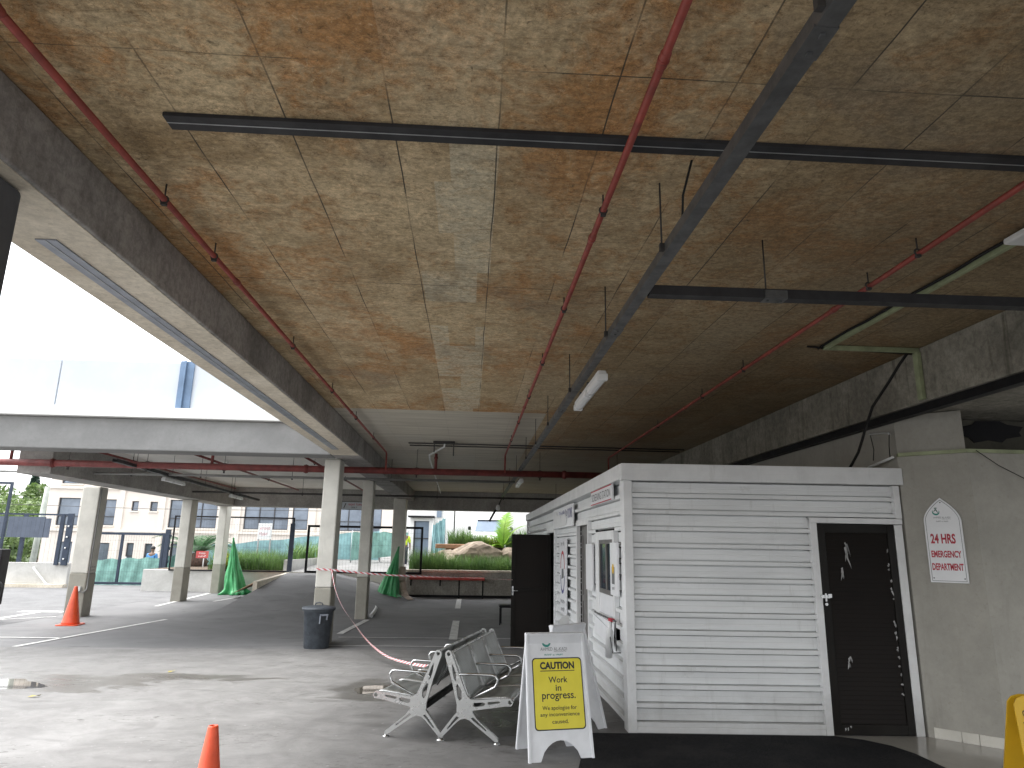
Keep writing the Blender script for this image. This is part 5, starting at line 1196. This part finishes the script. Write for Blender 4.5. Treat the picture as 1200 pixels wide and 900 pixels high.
for x in (-.26, .25):
    b = MB(); b.box(x - .025, x + .025, .001, .04, 0, 1.75, W); part('post', b, 'seam_metal', t)
mm = W @ plane_matrix((0, -.02, 1.48), (1, 0, 0), (0, 0, 1)); print_marks(mm @ Matrix.Translation((0, .12, 0)), .44, .13, 'faded_red', t, (7,), 7); print_marks(mm @ Matrix.Translation((-.05, -.10, 0)), .36, .13, 'faded_red', t, (6,), 8)
t = thing('turn_sign', (-4.15, 24.9, 2.84), 'white right turn only board hanging under the far beam', 'sign'); b = MB(); b.box(-4.53, -3.80, 24.9, 24.93, 2.845, 3.10); part('board', b, 'parapet_white', t)
mm = plane_matrix((-4.1, 24.9, 2.97), (1, 0, 0), (0, 0, 1)); text('RIGHT TURN', .46, .07, 'ink_red', mm @ Matrix.Translation((.03, .045, .001)), t, bold=.01); text('ONLY', .22, .06, 'ink_black', mm @ Matrix.Translation((.0, -.055, .001)), t, bold=.01)
b = MB(); b.add([mm @ Vector(p) for p in ((-.38, -.09, .001), (-.35, -.09, .001), (-.28, .09, .001), (-.31, .09, .001))], [(0, 1, 2, 3)]); part('slash', b, 'ink_black', t)
b = MB(); b.box(-4.545, -3.785, 24.931, 24.95, 2.83, 3.115); part('backing', b, 'black_metal', t)

# shade-net hoardings
def net(name, pts, ztop, zbot, mt, label):
    t = thing(name, (pts[0][0], pts[0][1], zbot[0]), label, 'hoarding', group='shade net hoardings around the building site')
    b = MB(); n = 40; vs = []
    for i in range(n + 1):
        s = i / n; x = pts[0][0] + (pts[1][0] - pts[0][0]) * s; y = pts[0][1] + (pts[1][1] - pts[0][1]) * s
        for j in range(7):
            f = j / 6; z = (zbot[0] + (zbot[1] - zbot[0]) * s) * (1 - f) + (ztop[0] + (ztop[1] - ztop[0]) * s) * f
            vs.append((x, y + .05 * math.sin(s * 17 + f * 3) + .03 * math.sin(s * 41 - f * 5), z + (.03 * math.sin(s * 25) if j == 6 else 0)))
    b.add(vs, [(i * 7 + j, (i + 1) * 7 + j, (i + 1) * 7 + j + 1, i * 7 + j + 1) for i in range(n) for j in range(6)], True); part('net', b, mt, t)
    for s in (0, .5, 1):
        x = pts[0][0] + (pts[1][0] - pts[0][0]) * s; y = pts[0][1] + (pts[1][1] - pts[0][1]) * s
        b = MB(); b.tube([(x, y + .12, zbot[0] + (zbot[1] - zbot[0]) * s - .3), (x, y + .12, ztop[0] + (ztop[1] - ztop[0]) * s + .08)], .03, 6); part('post', b, 'seam_metal', t)
net('shade_net', ((-16.4, 31.5), (-13.3, 31.5)), (.80, .95), (-.6, -.55), 'net_green', 'green shade net behind the double mesh gate, left piece')
net('shade_net', ((-13.0, 31.3), (-11.9, 31.3)), (1.0, 1.15), (-.6, -.5), 'net_green', 'green shade net behind the double mesh gate, right piece')
net('shade_net', ((-12.5, 34), (-4.3, 34)), (1.45, 2.3), (-.4, .8), 'net_teal', 'long teal shade net behind the grass left of the ramp')
net('shade_net', ((-5.2, 31.5), (-2.9, 33.4)), (2.15, 2.25), (.95, 1.2), 'net_green', 'green shade net behind the black sliding gate')
net('shade_net', ((-1.75, 33.2), (-1.15, 33.2)), (2.55, 2.95), (1.2, 1.3), 'net_teal', 'narrow torn teal net beside the glazed porch')
b = MB(); b.add([(-6, 34.5, .9), (-1, 34.5, .9), (-1, 46, 1.0), (-6, 46, 1.0)], [(0, 1, 2, 3)]); struct('site_ground', b, 'apron_concrete')

# people at the site
def person(loc, h, label, top, legs, rz=0, helmet=None):
    t = thing('person', loc, label, 'person', rz); W = ROOT[t]; k = h / 1.75
    def skin_mesh(name, verts, edges, rad, mt, lvl=1):
        me = bpy.data.meshes.new(name); me.from_pydata([Vector(v) * k for v in verts], edges, []); me.materials.append(MATS[mt]); o = link(name, me, t)
        sk_ = o.modifiers.new('skin', 'SKIN'); sk_.use_smooth_shade = True; me.skin_vertices.new(name='') if not me.skin_vertices else None
        for i, r_ in enumerate(rad): me.skin_vertices[0].data[i].radius = (r_[0] * k, r_[1] * k)
        me.skin_vertices[0].data[0].use_root = True; s_ = o.modifiers.new('sub', 'SUBSURF'); s_.levels = lvl; s_.render_levels = lvl; return o
    V = [(0, 0, .95), (0, 0, 1.15), (0, .01, 1.38), (0, 0, 1.48), (0, -.01, 1.56), (0, -.015, 1.66), (0, 0, 1.73), (-.2, .01, 1.40), (-.26, 0, 1.12), (-.25, -.10, .90), (-.24, -.15, .80), (.2, .01, 1.40), (.26, 0, 1.12), (.25, -.10, .90), (.24, -.15, .80), (-.1, 0, .88), (-.11, -.01, .5), (-.11, .02, .09), (-.11, -.14, .04), (.1, 0, .88), (.11, -.01, .5), (.11, .02, .09), (.11, -.14, .04)]
    E = [(0, 1), (1, 2), (2, 3), (3, 4), (4, 5), (5, 6), (2, 7), (7, 8), (8, 9), (9, 10), (2, 11), (11, 12), (12, 13), (13, 14), (0, 15), (15, 16), (16, 17), (17, 18), (0, 19), (19, 20), (20, 21), (21, 22)]
    Rr = [(.15, .11), (.13, .10), (.16, .10), (.055, .055), (.075, .085), (.085, .10), (.06, .07), (.06, .06), (.045, .045), (.035, .035), (.03, .02), (.06, .06), (.045, .045), (.035, .035), (.03, .02), (.085, .085), (.06, .06), (.045, .045), (.04, .035), (.085, .085), (.06, .06), (.045, .045), (.04, .035)]
    skin_mesh('body', V, E, Rr, 'skin')
    skin_mesh('shirt', [V[i] for i in (0, 1, 2, 7, 8, 11, 12)], [(0, 1), (1, 2), (2, 3), (3, 4), (2, 5), (5, 6)], [(.18, .13), (.16, .125), (.185, .125), (.08, .08), (.06, .06), (.08, .08), (.06, .06)], top)
    skin_mesh('trousers', [V[i] for i in (0, 15, 16, 17, 19, 20, 21)], [(0, 1), (1, 2), (2, 3), (0, 4), (4, 5), (5, 6)], [(.17, .125), (.10, .10), (.08, .08), (.065, .065), (.10, .10), (.08, .08), (.065, .065)], legs)
    b = MB(); prof = [(.115, 1.70), (.105, 1.76), (.07, 1.81), (.015, 1.83)] if helmet else [(.10, 1.66), (.10, 1.73), (.06, 1.78), (.01, 1.79)]
    b.lathe([(r_ * k, z * k) for r_, z in prof], 16); part('helmet' if helmet else 'hair', b, helmet or 'ink_black', t, local=True)
    return t
person((-14.35, 33.0, -.30), 1.68, 'person in a blue shirt standing behind the green shade net', 'shirt_blue', 'trouser_dark', R(170))
person((-2.85, 31.2, .62), 1.72, 'person in a yellow safety vest and white helmet by the porch', 'hivis', 'trouser_dark', R(20), 'white_plastic')

# ------------------------------------------------------------------ cream building across the road
bd = thing('apartment_building', (-16, 50, -1.3), 'cream three-storey building with dark windows beyond the site', 'building', kind='thing')
X0, X1, Z0, Z1 = -28.1, -4.9, -1.6, 8.8; YB = 48.0
ops = [(-27.4, -26.0, 2.55, 4.35), (-25.2, -23.66, 2.6, 4.30), (-22.65, -22.2, 3.58, 4.22), (-21.45, -20.95, 3.58, 4.2), (-20.15, -17.0, 2.52, 4.36), (-15.2, -12.25, 2.5, 4.6), (-12.0, -10.95, 2.52, 4.5), (-9.2, -7.3, 2.5, 4.4), (-6.75, -6.0, 1.9, 4.4),
       (-27.1, -26.1, -.9, 1.5), (-24.9, -23.72, -.9, 1.46), (-22.62, -22.15, .25, 1.48), (-21.45, -20.95, .25, 1.46), (-19.8, -17.4, -.5, 1.5), (-15.0, -12.4, -.3, 1.45), (-11.8, -10.4, -.3, 1.4), (-9.2, -7.3, -.2, 1.4),
       (-27.4, -26.0, 5.3, 7.1), (-25.2, -23.66, 5.3, 7.1), (-20.15, -17.0, 5.3, 7.1), (-15.2, -12.25, 5.3, 7.1), (-9.2, -7.3, 5.3, 7.1)]
xs = sorted({X0, X1, *[o[0] for o in ops], *[o[1] for o in ops]}); zs = sorted({Z0, Z1, *[o[2] for o in ops], *[o[3] for o in ops]})
b = MB()
for i in range(len(xs) - 1):
    for j in range(len(zs) - 1):
        cx, cz = (xs[i] + xs[i + 1]) / 2, (zs[j] + zs[j + 1]) / 2
        if any(o[0] < cx < o[1] and o[2] < cz < o[3] for o in ops): continue
        b.quad((xs[i], YB, zs[j]), (xs[i + 1], YB, zs[j]), (xs[i + 1], YB, zs[j + 1]), (xs[i], YB, zs[j + 1]))
for x0, x1, z0, z1 in ops:
    b.quad((x0, YB, z0), (x0, YB, z1), (x0, YB + .2, z1), (x0, YB + .2, z0)); b.quad((x1, YB, z0), (x1, YB + .2, z0), (x1, YB + .2, z1), (x1, YB, z1)); b.quad((x0, YB, z1), (x1, YB, z1), (x1, YB + .2, z1), (x0, YB + .2, z1)); b.quad((x0, YB, z0), (x0, YB + .2, z0), (x1, YB + .2, z0), (x1, YB, z0))
b.quad((X0, YB, Z0), (X0, YB, Z1), (X0, YB + 10, Z1), (X0, YB + 10, Z0)); b.quad((X1, YB, Z0), (X1, YB + 10, Z0), (X1, YB + 10, Z1), (X1, YB, Z1)); b.quad((X0, YB, Z1), (X1, YB, Z1), (X1, YB + 10, Z1), (X0, YB + 10, Z1)); b.quad((X0, YB + .25, Z0), (X1, YB + .25, Z0), (X1, YB + .25, Z1), (X0, YB + .25, Z1))
part('wall', b, 'building_cream', bd)
b = MB()
for z in (2.18, 4.95): b.box(X0 - .08, X1, YB - .12, YB - .002, z, z + .16)
for x in (-23.3, -20.6, -16.4, -11.2 + .6, -15.6): b.box(x - .18, x + .18, YB - .10, YB - .002, -1.5, 2.178); b.box(x - .18, x + .18, YB - .10, YB - .002, 2.342, 4.948)
for x0, x1, z0, z1 in ops: b.box(x0 - .05, x1 + .05, YB - .08, YB - .003, z0 - .10, z0 - .005)
b.box(X0 - .15, X1, YB - .2, YB - .002, 8.5, 8.85); part('cornice', b, 'building_trim', bd)
for x0, x1, z0, z1 in ops:
    fr = MB(); f = .05; y0, y1 = YB + .10, YB + .16
    fr.box(x0, x0 + f, y0, y1, z0, z1); fr.box(x1 - f, x1, y0, y1, z0, z1); fr.box(x0 + f, x1 - f, y0, y1, z1 - f, z1); fr.box(x0 + f, x1 - f, y0, y1, z0, z0 + f)
    n_ = max(1, round((x1 - x0) / .95))
    for i in range(1, n_): xm = x0 + (x1 - x0) * i / n_; fr.box(xm - .03, xm + .03, y0 + .002, y1 - .002, z0 + f, z1 - f)
    if z1 - z0 > 1.2: fr.box(x0 + f, x1 - f, y0 + .004, y1 - .004, z0 + (z1 - z0) * .32, z0 + (z1 - z0) * .32 + .05)
    wo = part('window', fr, 'window_frame', bd); b = MB(); b.box(x0 + .01, x1 - .01, YB + .165, YB + .18, z0 + .01, z1 - .01); part('pane', b, 'glass_far', wo)
# pale side block to the right of the cream building
t = thing('pale_building', (-3, 47, 0), 'pale block with a tall dark window strip behind the shade nets', 'building', kind='thing'); b = MB(); b.box(-4.6, -1.5, 44, 50, -.5, 6.5); part('wall', b, 'building_white', t)
b = MB(); b.box(-4.45, -4.0, 43.95, 43.998, 1.8, 5.0); part('window', b, 'glass_dark', t)

# far left background
t = thing('advert_screen', (-21, 33, -1), 'dark slate panelled screen on posts beyond the left low wall', 'screen')
b = MB()
for x0 in (-24.2, -22.55, -20.9): b.box(x0, x0 + 1.6, 33, 33.06, 1.70, 2.62)
b.box(-19.28, -19.05, 33, 33.06, 1.70, 2.56); part('panel', b, 'panel_slate', t)
b = MB(); b.box(-20.3, -20.15, 33.07, 33.2, -1, 2.7); b.box(-23.4, -23.25, 33.07, 33.2, -1, 2.7); part('post', b, 'frame_navy', t)
b = MB(); b.tube([(-21.35, 36, -1.2), (-21.2, 36, 4.2)], [.16, .11], 10); single('pale_pole', b, 'pole_pale', 'pale round utility pole behind the slate screen', 'pole')
for i, (x, y, h, r_, lb) in enumerate(((-34, 58, 6.2, 4.2, 'broad pale green tree behind the slate screen'), (-42, 66, 7.0, 5.0, 'leafy tree at the left picture edge'), (-29.5, 62, 6.0, 3.4, 'leafy tree right behind the pale pole'), (-26.5, 40, 3.2, 2.4, 'low leafy tree under the slate screen'), (-38, 52, 4.6, 3.6, 'round leafy tree in front of the others at far left'))):
    tree((x, y, -1.5), h, r_, 'leaf_tree', lb, 60 + i, .28, 130, .20, 30, group='leafy trees beyond the site')
bush((-24.0, 36, -1.1), 1.2, 1.9, 'leaf_lime', 'light green bush low behind the left wall', 'bush', 71, 900, .09)
b = MB()
t = thing('conifer_tree', (-68, 112, 0), 'dark pointed conifer on the far skyline', 'tree'); b.tube([(-68, 112, -1), (-68, 112, 11)], [.35, .05], 8); part('trunk', b, 'bark', t)
b = MB(); leaves(b, [(-68, 112, z, .3 + (11.5 - z) * .24, .3 + (11.5 - z) * .24, .9) for z in np.linspace(2, 11, 12)], 110, .4, 77); part('crown', b, 'leaf_conifer', t)
for i, (x, y, w_, lb) in enumerate(((-62, 118, 9, 'hazy white house with a low roof on the far skyline'), (-76, 130, 8, 'hazy pale house left of the conifer'))):
    t = thing('far_house', (x, y, 0), lb, 'house', kind='thing'); b = MB(); b.box(x - w_ / 2, x + w_ / 2, y, y + 8, 0, 7.0); part('wall', b, 'building_white', t)
    b = MB(); b.prism([(x - w_ / 2 - .4, 7.0), (x + w_ / 2 + .4, 7.0), (x, 9.4)], y - .4, y + 8.4, lambda a, z, d: (a, d, z)); part('roof', b, 'roof_tile', t)
    b = MB(); b.box(x - 2.5, x - 1.2, y - .05, y - .002, 4.2, 5.6); b.box(x + 1.2, x + 2.5, y - .05, y - .002, 4.2, 5.6); part('window', b, 'glass_dark', t)
def hh(x, y): return -1.4 + 8.0 * np.clip((y - 70) / 80, 0, 1) ** 1.2 + .6 * math.sin(x * .07)
sheet('hills', list(np.linspace(-260, -20, 24)), list(np.linspace(68, 260, 14)), 'hill_green', hh)
for i, (x, y, h, r_) in enumerate(((-52, 90, 8, 5.5), (-66, 96, 8, 6), (-45, 84, 7, 5))):
    tree((x, y, hh(x, y)), h, r_, 'leaf_tree', ('leafy tree on the far slope below the conifer', 'leafy tree on the far slope left of the conifer', 'leafy tree on the near edge of the far slope')[i], 90 + i, .35, 110, .34, 28, group='leafy trees beyond the site')
# charger cabinet at the left edge
t = thing('equipment_cabinet', (-10.25, 16.0, -.1), 'dark cabinet with a looped black cable cut by the left picture edge', 'cabinet')
b = MB(); b.box(-10.7, -10.08, 15.9, 16.2, .25, 1.42); part('body', b, 'channel_grey', t, bevel=.02); b = MB(); b.box(-10.5, -10.3, 15.98, 16.12, -.1, .249); part('foot', b, 'black_metal', t)
b = MB(); b.tube([(-10.1, 15.88, .72), (-9.98, 15.86, .73), (-9.90, 15.86, .62), (-9.92, 15.86, .40), (-10.02, 15.86, .18), (-10.15, 15.86, .06)], .022, 8); part('cable', b, 'cable_black', t)
# thin overhead wire outside
b = MB(); b.tube([(-30, 40, 3.55), (-18, 40, 3.38), (-8, 40, 3.45)], .015, 5); single('overhead_wire', b, 'dark_pipe', 'thin overhead wire crossing in front of the cream building', 'wire')
